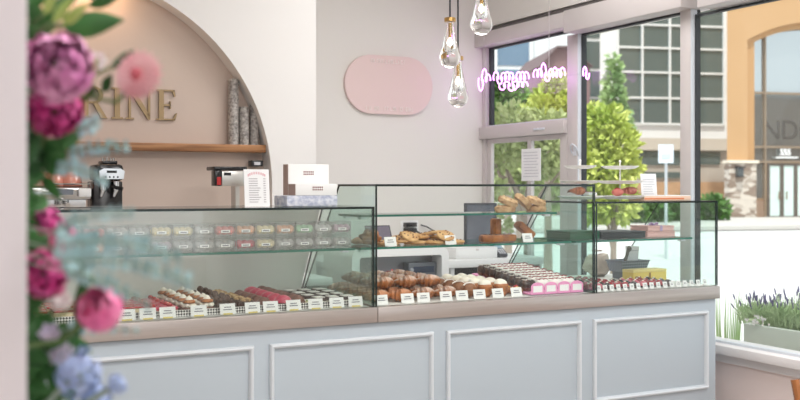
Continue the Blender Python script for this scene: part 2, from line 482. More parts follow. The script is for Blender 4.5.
def case(root, xa, xb, zt, yt, sides, shelves, back=None):
    pane([(xa + T, GY + .0005, DK), (xb - T, GY + .0005, DK), (xb - T, GY + .0005, zt - T), (xa + T, GY + .0005, zt - T)], (0, T, 0), 'front_pane', root, fglass if xa < 1 else fglass2)
    pane([(xa, GY, zt - T), (xb, GY, zt - T), (xb, yt, zt - T), (xa, yt, zt - T)], (0, 0, T), 'top_pane', root)
    for s in sides: side(s, zt, yt, 'side_pane', root)
    for (z, ya, yb, xa2, xb2) in shelves:
        pane([(xa2, ya, z - .01), (xb2, ya, z - .01), (xb2, yb, z - .01), (xa2, yb, z - .01)], (0, 0, .01), 'shelf', root, e=tedge)
    if shelves:
        for (z, ya, yb, xa2, xb2) in shelves:
            for x in (xa2 + .03, xb2 - .03):
                for y in (yb - .03, ya + .05):
                    m = MB(); m.cbox((x, y, z - .016), (.03, .03, .01)); m.build('shelf_bracket', metallight, root, smooth=False)
SH, SU = 1.227, 1.372
c1 = empty('display_case', (1.0, 4.1, DK), 'low left glass display case holding macaron boxes and cakes', 'display case', 'glass display cases on the counter')
case(c1, x1a, x1b, ZL, 4.38, [x1a, x1b - T], [(SH, 4.0, 4.36, x1a + .012, x1b - .012)])
b = MB(); b.prism([(x1a + .01, 4.648, DK), (x1a + .01, 4.39, ZL - .004), (x1a + .01, 4.40, ZL), (x1a + .01, 4.66, DK)], (x1b - x1a - .02, 0, 0))
b.build('back_panel', mat('satin white case back', (242, 242, 238), .4), c1, smooth=False)
c2 = empty('display_case', (2.45, 4.1, DK), 'tall middle glass display case with cookies and croissants', 'display case', 'glass display cases on the counter')
case(c2, x2a, x2b, ZM, 4.22, [x2a, x2b - T], [(SH, 4.0, 4.36, x2a + .012, x2b - .012), (SU, 4.0, 4.24, x2a + .012, x2b - .10)])
c3 = empty('display_case', (3.43, 4.1, DK), 'low right glass display case with chocolates at the counter end', 'display case', 'glass display cases on the counter')
case(c3, x3a, x3b, ZR, 4.26, [x3a, x3b - T], [(SH, 4.0, 4.36, x3a + .012, x3b - .012)])

# perforated paper strip behind the price tags of the left case
def checker(name, a, bcol, sc):
    m = bpy.data.materials.new(name); m.use_nodes = True; nt = m.node_tree; p = nt.nodes['Principled BSDF']
    t = nt.nodes.new('ShaderNodeTexChecker'); t.inputs['Scale'].default_value = sc
    t.inputs[1].default_value = lin(a) + (1,); t.inputs[2].default_value = lin(bcol) + (1,)
    tc = nt.nodes.new('ShaderNodeTexCoord'); mp = nt.nodes.new('ShaderNodeMapping'); mp.inputs['Rotation'].default_value = (0, math.radians(45), 0)
    mp.inputs['Location'].default_value = (.0013, .0013, .0013)
    nt.links.new(tc.outputs['Object'], mp.inputs[0]); nt.links.new(mp.outputs[0], t.inputs[0]); nt.links.new(t.outputs[0], p.inputs[0])
    p.inputs['Roughness'].default_value = .6
    return m
b = MB(); b.box(.45, 1.84, GY + .064, GY + .068, DK, DK + .026)
tag(center(b.build('perforated_strip', checker('black white check', (235, 232, 228), (50, 48, 50), 130), smooth=False)), 'black and white checked strip along the front of the left case', 'trim strip')

# ------------------------------------------------------------------ price tags
card_m = mat('tag card', (243, 242, 240), .55); ink_m = mat('tag ink', (120, 118, 124), .7); yel_m = mat('yellow tag foot', (226, 205, 120), .5)
def make_tag(wd, ht, name, foot):
    r = empty(name, (0, 0, 0), 'x', 'price tag')
    m = MB(); M = Matrix.Rotation(math.radians(-14), 4, 'X')
    m.box(-wd/2, wd/2, -.001, .001, 0, ht, M=M); m.build('card', card_m, r, smooth=False, world=False)
    m = MB()
    for k, f in enumerate((.62, .8)): m.box(-wd * .36 * f, wd * .36 * f, -.0022, -.0012, ht * (.62 - .22 * k), ht * (.70 - .22 * k), M=M)
    m.build('print', ink_m, r, smooth=False, world=False)
    m = MB(); m.box(-wd * .3, wd * .3, -.003, .012, -.001, .005); m.build('foot', yel_m if foot else card_m, r, smooth=False, world=False)
    return Kind(r)
big = make_tag(.064, .043, 'price_tag', True)
G = 'price tags along the counter front'
what = ['the cream slices far left', 'the red topped slices', 'the pink bars', 'the cream puffs', 'the dark chocolate puffs', 'the nut puffs', 'the raspberry cakes', 'the chocolate domes', 'the dome row end', 'the white topped squares', 'the square cakes beside the divider']
for k, px in enumerate((127, 148, 168, 199, 228, 253, 271, 294, 316, 337, 356)):
    big.put((XY(px, GY + .04), GY + .04, DK + .001), random.uniform(-.08, .08), 'white price tag on a yellow foot before ' + what[k], G)
what = ['the plain croissants by the divider', 'the almond croissants', 'the sugared croissants', 'the brown buns', 'the first cream buns', 'the second cream buns', 'the fruit pastries', 'the fruit pastry end']
mid = make_tag(.062, .043, 'price_tag', False)
for k, px in enumerate((382, 408, 424, 446.5, 462.5, 480, 498.5, 517)):
    mid.put((XY(px, GY + .04), GY + .04, DK + .001), random.uniform(-.1, .1), 'plain white price tag in front of ' + what[k], G)
small = make_tag(.026, .03, 'price_tag', False)
for k in range(17):
    px = 599 + k * 6.65
    small.put((XY(px, GY + .035), GY + .035, DK + .001), random.uniform(-.12, .12), 'small white tag in the right case, %s from its left end' % ORD[k], 'small tags in the right case')
# tags standing on the shelf
for px, t in ((390, 'by the dark brown scone'), (450, 'before the big cookie pile'), (527, 'before the leaning loaves')):
    mid.put((XY(px, 4.03), 4.02, SH + .001), .1, 'white price tag on the middle shelf ' + t, 'price tags on the glass shelf')
# ------------------------------------------------------------------ pastry builders
crust = mat('golden crust', (190, 118, 58), .45, var=(30, 1), col2=(136, 74, 30), bump=(70, .3))
dkcrust = mat('dark crust', (112, 62, 32), .45, var=(30, 1), col2=(76, 40, 22), bump=(70, .3))
choc = mat('dark chocolate', (52, 32, 26), .35, var=(30, .6), col2=(84, 54, 42))
cocoa = mat('cocoa crumb', (92, 60, 44), .7, var=(60, 1), col2=(60, 36, 26), bump=(120, .6))
cream = mat('whipped cream', (242, 234, 220), .5, sss=.1)
custard = mat('custard', (232, 208, 150), .5)
redglz = mat('red glaze', (176, 38, 44), .22, coat=.5)
pinkglz = mat('raspberry glaze', (196, 40, 78), .3, coat=.4, bump=(60, .3))
salmon = mat('pink sponge', (214, 130, 118), .6, var=(40, .5), col2=(190, 96, 92))
sponge = mat('pale sponge', (232, 214, 176), .7, var=(50, .5), col2=(206, 180, 132), bump=(90, .3))
nutm = mat('chopped nuts', (206, 172, 120), .6, var=(60, 1), col2=(150, 108, 64))
green = mat('pistachio green', (150, 176, 96), .6, var=(60, .7), col2=(98, 130, 60))
icing = mat('white icing', (240, 234, 228), .3)
cookie_m = mat('cookie dough', (222, 180, 126), .7, var=(22, 1), col2=(192, 142, 90), bump=(60, .6))
cookie2 = mat('oat cookie', (214, 178, 134), .75, var=(26, 1), col2=(168, 124, 82), bump=(60, .8))
bluechip = mat('dark chips', (112, 68, 40), .5)
sugar_cro = dusted('sugared croissant', (184, 112, 58), (120, 68, 34), amount=.55)
light_cro = dusted('lightly sugared crust', (200, 120, 60), (146, 82, 38), amount=.15)
pinkpaper = mat('pink card', (238, 156, 200), .6)
doily = mat('white tray card', (238, 236, 232), .6)

def K(name, label='x', cat='pastry'): return empty(name, (0, 0, 0), label, cat)
def P(m, name, ms, r): return m.build(name, ms, r, world=False)

def cake_slice():
    r = K('cake_slice'); m = MB(); m.box(-.036, .036, -.026, .026, 0, .036, bevel=.003); P(m, 'sponge', sponge, r)
    m = MB(); m.box(-.037, .037, -.027, .027, .0165, .0215, bevel=.002); P(m, 'cream_filling', cream, r)
    m = MB(); m.box(-.037, .037, -.027, .027, .036, .045, bevel=.004); P(m, 'red_topping', redglz, r); return Kind(r)
def pink_bar():
    r = K('pink_bar'); m = MB(); m.box(-.03, .03, -.024, .024, 0, .026, bevel=.003); P(m, 'sponge', salmon, r)
    m = MB(); m.box(-.031, .031, -.025, .025, .026, .036, bevel=.004); P(m, 'glaze', pinkglz, r)
    m = MB(); m.ball((0, 0, .041), (.012, .012, .009), 10, 6); P(m, 'berry', redglz, r); return Kind(r)
def cream_puff():
    r = K('cream_puff'); m = MB(); m.ball((0, 0, .016), (.034, .034, .016), 14, 8, nz=.18, nf=50); P(m, 'shell', dkcrust, r)
    m = MB()
    for k in range(6): m.ball((.019 * math.cos(k * 1.047), .019 * math.sin(k * 1.047), .034), (.012, .012, .01), 8, 6)
    m.ball((0, 0, .036), (.016, .016, .012), 8, 6); P(m, 'cream', cream, r)
    m = MB(); m.ball((0, 0, .049), (.027, .027, .011), 12, 8, nz=.2, nf=60, cut=-.4); P(m, 'lid', crust, r)
    m = MB(); m.lathe([(.016, 0), (.013, .007), (.007, .012), (0, .017)], 10, (0, 0, .058)); P(m, 'cream_swirl', cream, r); return Kind(r)
def choc_puff(nuts):
    r = K('chocolate_puff'); m = MB(); m.ball((0, 0, .02), (.033, .033, .02), 14, 8, nz=.3, nf=60); P(m, 'shell', choc if not nuts else cocoa, r)
    m = MB()
    for k in range(16 if nuts else 8):
        a = random.random() * 6.28; q = random.random() * .024
        m.ball((q * math.cos(a), q * math.sin(a), .038 + .006 * random.random() - q * .2), .0055 + .003 * random.random(), 6, 4)
    P(m, 'nuts' if nuts else 'crumbs', nutm if nuts else cocoa, r)
    if not nuts:
        m = MB(); m.ball((0, 0, .05), (.013, .013, .013), 10, 6); P(m, 'truffle', cocoa, r)
    return Kind(r)
def rasp_cake():
    r = K('raspberry_cake'); m = MB(); m.lathe([(0, 0), (.032, 0), (.036, .024), (0, .024)], 20); P(m, 'base', dkcrust, r)
    m = MB(); m.ball((0, 0, .024), (.034, .034, .028), 16, 10, cut=0, nz=.06); P(m, 'glazed_dome', pinkglz, r); return Kind(r)
def choc_dome():
    r = K('chocolate_dome'); m = MB(); m.lathe([(0, 0), (.033, 0), (.034, .014), (0, .014)], 20); P(m, 'base', choc, r)
    m = MB(); m.ball((0, 0, .014), (.031, .031, .034), 16, 10, cut=0, nz=.08, nf=60); P(m, 'dome', mat('brown dome', (122, 74, 58), .5, var=(40, .7), col2=(88, 50, 38)), r); return Kind(r)
def layer_square():
    r = K('layer_square')
    for nm, a, c, mm in (('sponge', 0, .016, sponge), ('cream_layer', .0165, .024, cream), ('middle_sponge', .0245, .038, choc), ('white_top', .0385, .042, icing)):
        m = MB(); s_ = .82 if nm == 'white_top' else 1; m.box(-.026 * s_, .026 * s_, -.032 * s_, .032 * s_, a, c, bevel=.0015); P(m, nm, mm, r)
    m = MB()
    for k in range(5): m.ball((-.016 + .008 * k, -.031, .018), .005, 6, 4)
    P(m, 'pistachio_dots', green, r)
    return Kind(r)
def crescent(m, L, R, bend, n=15, ridges=True, z=None):
    pts, rs = [], []
    for k in range(n):
        t = k / (n - 1) * 2 - 1
        pts.append((t * L, bend * t * t, (z if z is not None else R * .82)))
        rr = R * (1 - abs(t) ** 2.2 * .75)
        if ridges: rr *= 1 + .16 * math.sin(k * math.pi * .9)
        rs.append(max(rr, .003))
    m.tube(pts, rs, 12, flat=.82)
def croissant(mm, name='croissant'):
    r = K(name); m = MB(); crescent(m, .052, .033, .045, 19); P(m, 'body', mm, r)
    m = MB()
    for k in (-1, 1): m.tube([(k * .05, .040, .026), (k * .054, .052, .022), (k * .050, .062, .016)], [.010, .008, .004], 8)
    P(m, 'tips', dkcrust, r); return Kind(r)
def almond_cro():
    r = K('almond_croissant'); m = MB(); crescent(m, .050, .034, .036, 17); P(m, 'body', sugar_cro, r)
    m = MB()
    for k in range(12):
        t = random.uniform(-.8, .8); a = random.uniform(-.9, .9)
        m.ball((t * .05, .036 * t * t + .022 * math.sin(a), .026 + .026 * math.cos(a) * (1 - .6 * t * t)), (.008, .005, .003), 6, 4)
    P(m, 'almond_flakes', nutm, r); return Kind(r)
def cream_bun():
    r = K('cream_bun'); m = MB(); m.lathe([(0, 0), (.026, 0), (.034, .02), (.038, .046), (.03, .056), (0, .06)], 18); P(m, 'bun', crust, r)
    m = MB(); m.ball((0, 0, .056), (.031, .031, .022), 14, 8, cut=-.2, nz=.15, nf=40); P(m, 'cream_cap', cream, r); return Kind(r)
def brown_bun():
    r = K('brown_bun'); m = MB(); m.ball((0, 0, .032), (.042, .038, .033), 16, 10, nz=.12, nf=40); P(m, 'bun', mat('brown bun crust', (150, 98, 60), .5, var=(30, 1), col2=(116, 68, 38)), r)
    m = MB(); m.tube([(-.03, 0, .056), (-.01, .006, .066), (.012, -.006, .066), (.03, 0, .055)], .004, 6); P(m, 'icing_line', icing, r); return Kind(r)
def fruit_pastry():
    r = K('fruit_pastry'); m = MB(); m.ball((0, 0, .016), (.038, .034, .018), 14, 8, nz=.2, nf=50); P(m, 'crust', crust, r)
    m = MB(); m.ball((0, 0, .03), (.02, .018, .008), 10, 6); P(m, 'custard', mat('yellow custard', (236, 196, 70), .4), r)
    m = MB(); m.ball((.008, .004, .038), .008, 8, 6); m.ball((-.01, -.002, .037), .007, 8, 6); P(m, 'berries', redglz, r); return Kind(r)
def eclair(top, driz):
    r = K('eclair'); m = MB()
    def cap(L, R, z, n=13): 
        ps, rs = [], []
        for k in range(n):
            t = -1 + 2 * k / (n - 1); ps.append((t * L, 0, z)); rs.append(max(.003, R * (1 - abs(t) ** 5) ** .5))
        return ps, rs
    ps, rs = cap(.036, .023, .019); m.tube(ps, rs, 14); P(m, 'choux', dkcrust, r)
    m = MB(); ps, rs = cap(.0375, .0268, .029); m.tube(ps, rs, 14, flat=.9); P(m, 'icing', top, r)
    m = MB(); m.tube([(-.03 + .006 * k, (-1) ** (k // 2) * .011, .0535) for k in range(0, 11, 2)], .0022, 5); P(m, 'drizzle', driz, r); return Kind(r)
def chocolate(c, name='chocolate'):
    r = K(name, cat='chocolate'); m = MB(); m.lathe([(0, 0), (.019, 0), (.0205, .006), (0, .006)], 14); P(m, 'base', choc, r)
    m = MB(); m.ball((0, 0, .006), (.0185, .0185, .019), 12, 8, cut=0); P(m, 'shell', c, r)
    m = MB(); m.ball((0, 0, .025), (.005, .005, .003), 6, 4); P(m, 'sprinkle', cream, r); return Kind(r)
def cookie(mm, R=.055, chips=True, th=.016):
    r = K('cookie', cat='cookie'); m = MB()
    m.lathe([(0, 0), (R * .9, 0), (R, th * .4), (R * .95, th * .8), (R * .7, th), (0, th * 1.1)], 20)
    for v in m.bm.verts: v.co *= 1 + .05 * mnoise.noise(v.co * 60)
    P(m, 'biscuit', mm, r)
    if chips:
        m = MB()
        for k in range(9):
            a = random.random() * 6.28; q = R * .8 * random.random() ** .5
            m.ball((q * math.cos(a), q * math.sin(a), th * 1.03), (.0055, .0055, .004), 6, 4)
        P(m, 'chips', bluechip if mm is not cookie2 else nutm, r)
    return Kind(r)

# ------------------------------------------------------------------ left case rows on the deck (rows run front to back)
def row(kind, x, y0, n, dy, desc, group, rowdesc, rzv=.1, z=DK + .0015, jit=.004, sc=1):
    for k in range(n):
        kind.put((x + random.uniform(-jit, jit), y0 + k * dy, z), random.uniform(-rzv, rzv), '%s, %s from front %s' % (desc, ORD[k], rowdesc), group, scale=sc)
FY = GY + .115
k = cake_slice()
for i, x in enumerate((.53, .62, .71, .80, .885)):
    row(k, x, FY, 5, .07, 'red topped cream slice', 'cream slices in the left case', 'in %s slice row from the pink bars' % ORD[4 - i], .03)
k = pink_bar()
row(k, .962, FY, 6, .062, 'pink glazed bar', 'pink bars in the left case', 'in row beside the slices', .04)
row(k, 1.032, FY, 6, .062, 'pink glazed bar', 'pink bars in the left case', 'in row beside the cream puffs', .04)
k = cream_puff()
for x, t in ((1.108, 'in row beside the pink bars'), (1.185, 'in row beside the chocolate puffs')):
    row(k, x, FY, 6, .078, 'brown cream puff with white swirl', 'cream puffs in the left case', t)
row(choc_puff(False), 1.265, FY, 6, .078, 'dark chocolate puff', 'dark chocolate puffs', 'in row beside the cream puffs', .5, sc=1.14)
row(choc_puff(True), 1.345, FY, 6, .075, 'nut topped chocolate puff', 'nut topped puffs', 'in row beside the plain dark puffs', .5, sc=1.14)
k = choc_dome()
row(k, 1.425, FY, 5, .078, 'brown chocolate dome', 'brown domes in the left case', 'in row beside the nut puffs', sc=1.1)
row(rasp_cake(), 1.505, FY, 6, .079, 'raspberry glazed round cake', 'raspberry cakes in the left case', 'of the raspberry row', sc=1.1)
row(k, 1.58, FY + .01, 7, .073, 'brown chocolate dome', 'brown domes in the left case', 'in row beside the raspberry cakes', sc=1.1)
k = layer_square()
for x, t in ((1.665, 'in row beside the chocolate domes'), (1.735, 'in the middle row of squares'), (1.805, 'in row beside the glass divider')):
    row(k, x, FY, 4, .105, 'white topped layered square', 'layered cake squares', t, .04)

# ------------------------------------------------------------------ middle case on the deck
k = croissant(light_cro)
for x, t in ((1.97, 'in row beside the left divider'), (2.075, 'in second row from the divider')):
    row(k, x, FY + .01, 5, .105, 'golden brown croissant', 'croissants in the middle case', t, .35)
k = almond_cro()
for x, t in ((2.195, 'in row beside the golden croissants'), (2.31, 'in row beside the brown buns')):
    row(k, x, FY + .01, 5, .105, 'sugar dusted almond croissant', 'almond croissants', t, .3)
# a second layer lying on the rows
for x in (2.02, 2.14):
    for j in range(4): k.put((x, FY + .07 + j * .105, DK + .052), random.uniform(-.4, .4), 'sugar dusted croissant on top of the pile, %s from front in %s stack' % (ORD[j], 'left' if x < 2.1 else 'middle'), 'almond croissants')
for j in range(4): k.put((2.255, FY + .07 + j * .105, DK + .052), random.uniform(-.4, .4), 'sugar dusted croissant on top of the pile, %s from front beside the buns' % ORD[j], 'almond croissants')
row(brown_bun(), 2.42, FY, 5, .09, 'brown bun with icing line', 'brown buns in the middle case', 'of the brown bun row', .3)
k = cream_bun()
for x, t in ((2.51, 'in row beside the brown buns'), (2.594, 'in row beside the fruit pastries')):
    row(k, x, FY, 5, .086, 'golden bun with white cream cap', 'cream buns', t)
k = fruit_pastry()
row(k, 2.68, FY, 5, .08, 'small fruit pastry with yellow custard', 'fruit pastries', 'of the fruit pastry row', .5)
# eclairs on four pink trays
ech = eclair(choc, icing); ecw = eclair(icing, mat('red drizzle', (150, 36, 50), .3))
def pink_tray():
    r = K('pink_tray', cat='tray'); m = MB(); m.prism([(-.037, -.03, 0), (-.037, .50, 0), (-.037, .50, .062), (-.037, -.03, .003)], (.074, 0, 0)); P(m, 'card_base', pinkpaper, r)
    m = MB(); pts = [(-.037, -.03, 0), (.037, -.03, 0), (.037, -.03, .038)] + [(.037 * math.cos(a), -.03, .038 + .02 * math.sin(a)) for a in [math.pi * j / 10 for j in range(1, 10)]] + [(-.037, -.03, .038)]
    m.prism(pts, (0, .002, 0)); P(m, 'rounded_front', pinkpaper, r)
    m = MB(); m.box(-.026, .026, -.032, -.0305, .012, .042); P(m, 'card', card_m, r); return Kind(r)
tr = pink_tray()
for i in range(4):
    x = 2.765 + i * .077
    tr.put((x, GY + .085, DK + .001), 0, 'pink card tray of eclairs, %s' % ('beside the fruit pastries', 'second from the fruit pastries', 'third from the fruit pastries', 'beside the right glass divider')[i], 'pink eclair trays')
    kk = ech if i == 0 else ecw
    for j in range(8):
        kk.put((x, GY + .135 + j * .056, DK + .0045 + .1115 * (.08 + j * .056)), random.uniform(-.05, .05), '%s eclair, %s from front on the %s pink tray' % ('chocolate iced' if i == 0 else 'white iced red striped', ORD[j], ORD[i]), 'eclairs on pink trays', rot=(math.radians(6), 0, random.uniform(-.05, .05)))

# ------------------------------------------------------------------ right case chocolates
red_sh = mat('red chocolate shell', (150, 30, 44), .22, coat=.6); pk_sh = mat('rose chocolate shell', (196, 96, 110), .3, coat=.4); dk_sh = mat('dark chocolate shell', (44, 26, 24), .25, coat=.5)
kr, kp, kd = chocolate(red_sh), chocolate(pk_sh), chocolate(dk_sh)
for i in range(10):
    x = 3.108 + i * .057
    kk, nm = (kd, 'dark') if i in (5, 9, 10) or i == 2 else ((kp, 'rose') if i in (1, 6) else (kr, 'red'))
    n = 8 if i < 5 else 4
    row(kk, x, GY + .105, n, .054, '%s round chocolate' % nm, 'round chocolates in the right case', 'in %s row from the divider' % ORD[i], .3, sc=1.3)

# ------------------------------------------------------------------ cookies and loaves on the glass shelves
z1 = SH + .0015
ck = cookie(cookie_m, .054)
cookies = [(2.10, 4.10, 0, 0), (2.16, 4.2, 0, 0), (2.18, 4.08, .017, .0), (2.25, 4.12, 0, 0), (2.22, 4.19, .018, 0), (2.33, 4.20, 0, 0), (2.35, 4.09, 0, 0), (2.29, 4.15, .019, 0), (2.45, 4.1, 0, 0), (2.43, 4.2, 0, 0), (2.40, 4.14, .019, 0), (2.245, 4.15, .037, .0), (2.36, 4.16, .038, 0)]
cookies = [(x - .02, y, z, t) for x, y, z, t in cookies]
wh = ['lowest at the left end of the pile', 'lowest behind the pile end', 'upper at the left end of the pile', 'lowest in the left middle', 'second layer behind the tag', 'lowest behind the middle', 'lowest right of the shelf tag', 'second layer at the middle', 'lowest at the right end', 'lowest behind the right end', 'second layer at the right end', 'topmost at the left peak', 'topmost at the right peak']
for (x, y, z, t), q in zip(cookies, wh):
    ck.put((x, y, z1 + z), random.random() * 6, 'golden chip cookie in the shelf pile, ' + q, 'golden cookies on the middle shelf', rot=(random.uniform(-.16, .16) if z else 0, random.uniform(-.16, .16) if z else 0, random.random() * 6))
# two tilted cookies leaning on the pile
ck.put((2.17, 4.055, z1 + .034), 0, 'golden chip cookie leaning on the pile front left of the shelf tag', 'golden cookies on the middle shelf', rot=(math.radians(30), 0, .2), scale=.8)
ck.put((2.36, 4.055, z1 + .034), 0, 'golden chip cookie leaning on the pile front right of the shelf tag', 'golden cookies on the middle shelf', rot=(math.radians(30), 0, -.2), scale=.8)
# scone, flat bread piece, napkin pack on the left end of the shelf
r = empty('scone', (0, 0, 0), 'dark brown knobbly scone beside the left divider', 'pastry'); m = MB(); m.ball((0, 0, .03), (.05, .042, .034), 16, 10, nz=.35, nf=50); P(m, 'crust', crust, r)
m = MB()
for j in range(8): m.ball((random.uniform(-.03, .03), random.uniform(-.025, .02), .055 + .005 * random.random()), .006, 6, 4)
P(m, 'berries', bluechip, r); r.location = (1.99, 4.10, z1 + .008)
r = empty('flat_pastry', (0, 0, 0), 'flat golden pastry on the shelf beside the brown scone', 'pastry'); m = MB(); m.ball((0, 0, .014), (.05, .035, .016), 14, 8, nz=.2, nf=40, cut=-.85); P(m, 'crust', crust, r)
m = MB(); m.ball((0, 0, .026), (.03, .02, .008), 10, 6); P(m, 'filling', salmon, r); r.location = (2.0, 4.0 + .23, z1)
# loaves
loafm = mat('brown loaf', (124, 70, 34), .4, var=(22, 1), col2=(176, 110, 54), bump=(50, .5))
def loaf():
    r = K('loaf_slice', cat='loaf'); m = MB(); m.box(-.055, .055, -.03, .03, 0, .036, bevel=.011); 
    for v in m.bm.verts: v.co *= 1 + .04 * mnoise.noise(v.co * 50)
    P(m, 'crust', loafm, r)
    m = MB()
    for j in range(3): m.ball((-.03 + .03 * j, 0, .034), (.013, .008, .006), 8, 6)
    P(m, 'glazed_topping', choc, r); return Kind(r)
lf = loaf()
Y = 4.09
lf.put((XY(508, Y) - .02, Y, z1), .1, 'brown loaf lying flat between the two upright loaves', 'brown loaves on the middle shelf')
lf.put((XY(500.5, Y), Y + .07, z1 + .056), 0, 'brown loaf standing on its end behind the flat loaf', 'brown loaves on the middle shelf', rot=(0, math.pi/2, 0))
lf.put((XY(525, Y), Y + .02, z1 + .040), 0, 'brown loaf leaning at a slant behind the shelf tag', 'brown loaves on the middle shelf', rot=(0, math.radians(36), 0))
lf.put((XY(494, Y) - .03, Y - .02, z1), -.2, 'brown loaf lying flat at the edge of the cookie pile', 'brown loaves on the middle shelf')
# large cookies on the upper shelf
z2 = SU + .0015
Y = 4.09
big_ = cookie(cookie2, .058, True, .034)
for px, dz, rot, lab in ((505, 0, (.0, 0, 0), 'big oat cookie on the top shelf, lying at the left end'), (507, .038, (.35, -.12, 1), 'big oat cookie on the top shelf, tilted on the left one'), (521, .042, (.25, .75, 0), 'big oat cookie on the top shelf, wedged upright in the middle'), (536, 0, (0, 0, 2), 'big oat cookie on the top shelf, lying at the right end'), (535, .038, (.35, .12, .4), 'big oat cookie on the top shelf, tilted on the right one')):
    big_.put((XY(px, Y), Y, z2 + dz), 0, lab, 'big oat cookies on the top shelf', rot=rot, scale=.9)

# ------------------------------------------------------------------ macaron boxes in the left case
clearbox = glass('clear box plastic', (.93, .93, .93), 1.4, .05, .22, (205, 205, 203))
rimm = mat('box rim plastic', (150, 150, 150), .3)
mac_cols = {'pink': (226, 150, 146), 'mint': (168, 206, 170), 'cream': (230, 216, 178), 'lilac': (200, 176, 188), 'grey': (190, 188, 186), 'peach': (228, 178, 148), 'raspberry': (198, 96, 108)}
mac_k = {}
for cn, cc in mac_cols.items():
    r = K('macaron', cat='macaron'); 
    mm = mat(cn + ' macaron shell', cc, .6)
    m = MB(); m.lathe([(0, 0), (.014, 0), (.018, .003), (.018, .006), (0, .0065)], 14); P(m, 'lower_shell', mm, r)
    m = MB(); m.lathe([(0, .0065), (.0155, .0065), (.0155, .011), (0, .011)], 14); P(m, 'filling', cream, r)
    m = MB(); m.lathe([(0, .011), (.018, .0115), (.018, .014), (.015, .019), (.008, .022), (0, .0225)], 14); P(m, 'upper_shell', mm, r)
    mac_k[cn] = Kind(r)
r = K('macaron_box', cat='box'); bw, bh, bd = .082, .058, .09
m = MB(); m.box(-bw/2, bw/2, -bd/2, bd/2, 0, bh - .007); P(m, 'clear_body', clearbox, r)
m = MB(); m.box(-bw/2 - .001, bw/2 + .001, -bd/2 - .001, bd/2 + .001, bh - .0065, bh - .0005); P(m, 'lid', clearbox, r)
m = MB()
for sx in (-1, 1): m.box(sx * bw/2 - .0012, sx * bw/2 + .0012, -bd/2 - .002, -bd/2 - .0005, .001, bh - .008)
P(m, 'folded_edges', rimm, r)
m = MB(); m.box(-.019, .019, -bd/2 - .0025, -bd/2 - .001, .018, .03); P(m, 'label_sticker', card_m, r)
m = MB(); m.box(-.013, .013, -bd/2 - .0032, -bd/2 - .0026, .022, .026); P(m, 'print', ink_m, r)
bx = Kind(r)
low = ['grey', 'grey', 'grey', 'grey', 'cream', 'raspberry', 'grey', 'grey', 'grey', 'lilac', 'grey', 'grey', 'peach', 'grey', 'grey']
top = ['lilac', 'grey', 'mint', 'peach', 'cream', 'peach', 'pink', 'grey', 'cream', 'cream', 'grey', 'grey', 'pink', 'peach', 'peach']
for i in range(15):
    x = 1.812 - i * .0885
    for lvl, cols in ((0, low), (1, top)):
        cn = cols[i]; zz = z1 + lvl * (bh + .001); where = 'lower' if lvl == 0 else 'upper'
        bx.put((x, 4.06, zz), 0, 'clear box of %s macarons, %s row, %s box from the glass divider' % (cn, where, ORD[i]), 'macaron boxes on the left shelf')
        for j in (-1, 0, 1):
            mac_k[cn].put((x + j * .0255, 4.06 - .022, zz + .024), 0, '%s macaron, %s of three in the %s box %s from divider' % (cn, {-1: 'left', 0: 'middle', 1: 'right'}[j], where, ORD[i]), 'macarons in the clear boxes', rot=(math.radians(68), 0, 0))
# ------------------------------------------------------------------ boxes, menu card on the left case
zt = ZL + .0012
brown_s = mat('taupe sleeve end', (178, 152, 142), .6)
white_box = mat('white carton', (240, 239, 237), .55)
dots = mat('dark red dots', (120, 44, 44), .6)
def carton(name, label, px0, px1, y, depth, z0, h, strip_px, dot, body, g):
    xa, xb = XY(px0, y), XY(px1, y)
    r = empty(name, ((xa + xb) / 2, y + depth / 2, z0), label, 'box', g)
    m = MB(); m.box(xa, xb, y, y + depth, z0, z0 + h, bevel=.002); m.build('carton', body, r)
    if strip_px:
        m = MB(); m.box(xa - .0016, xa - .0003, y + .001, y + depth - .001, z0 + .001, z0 + h - .001); m.build('taupe_band', brown_s, r, smooth=False)
    if dot:
        m = MB(); (xc, zc) = dot
        for i in range(6):
            for j in range(2): m.cbox((xc + (i - 2.5) * .0085, y - .001, zc + (j - .5) * .0105), (.0048, .0012, .0062))
        m.build('dots_print', dots, r, smooth=False)
    return r
Y1, Y2, Y3 = 4.02, 4.18, 4.06
carton('carton_box', 'flat white carton printed with blue lines, lowest of the pile on the case', 287, 337.5, Y1, .155, zt, .045, None, None,
       mat('blue lined carton', (222, 224, 232), .6, var=(46, .75), col2=(140, 150, 182), stretch=(1, 1, 1.4)), 'cartons on the left case')
carton('carton_box', 'small white carton with taupe band in front on the pile', 295.6, 337, Y1 + .004, .082, zt + .046, .05, 1, (XY(318, Y1), zt + .046 + .030), white_box, 'cartons on the left case')
carton('carton_box', 'tall white carton with taupe band at the back of the pile', 288.3, 329, Y1 + .09, .06, zt + .046, .137, 1, (XY(308.5, Y1 + .09), zt + .046 + .098), white_box, 'cartons on the left case')
# menu card
Ym = 4.0
xa, xb = XY(245, Ym), XY(270, Ym)
r = empty('menu_card', ((xa + xb)/2, Ym + .01, zt), 'white menu card with pink heading standing on the left glass case', 'menu card')
Mr = Matrix.Translation((0, Ym, zt)) @ Matrix.Rotation(math.radians(-6), 4, 'X')
hh = .158
m = MB(); m.box(xa, xb, 0, .004, 0, hh, M=Mr); m.build('card', white_paper, r, smooth=False)
m = MB(); m.box(xa - .003, xb + .003, .0045, .03, 0, .008, M=Matrix.Translation((0, Ym, zt))); m.build('stand', glass('clear acrylic', (.95, .97, .97), 1.45), r, smooth=False)
m = MB(); n = 9
for i in range(n):
    a = (i - (n-1)/2) * .24; m.cbox(((xa + xb)/2 + .042 * math.sin(a) * 1.05, -.0008, hh - .038 + .022 * math.cos(a)), (.006, .001, .010), M=Mr)
m.build('pink_heading', mat('rose print', (226, 184, 188), .7), r, smooth=False)
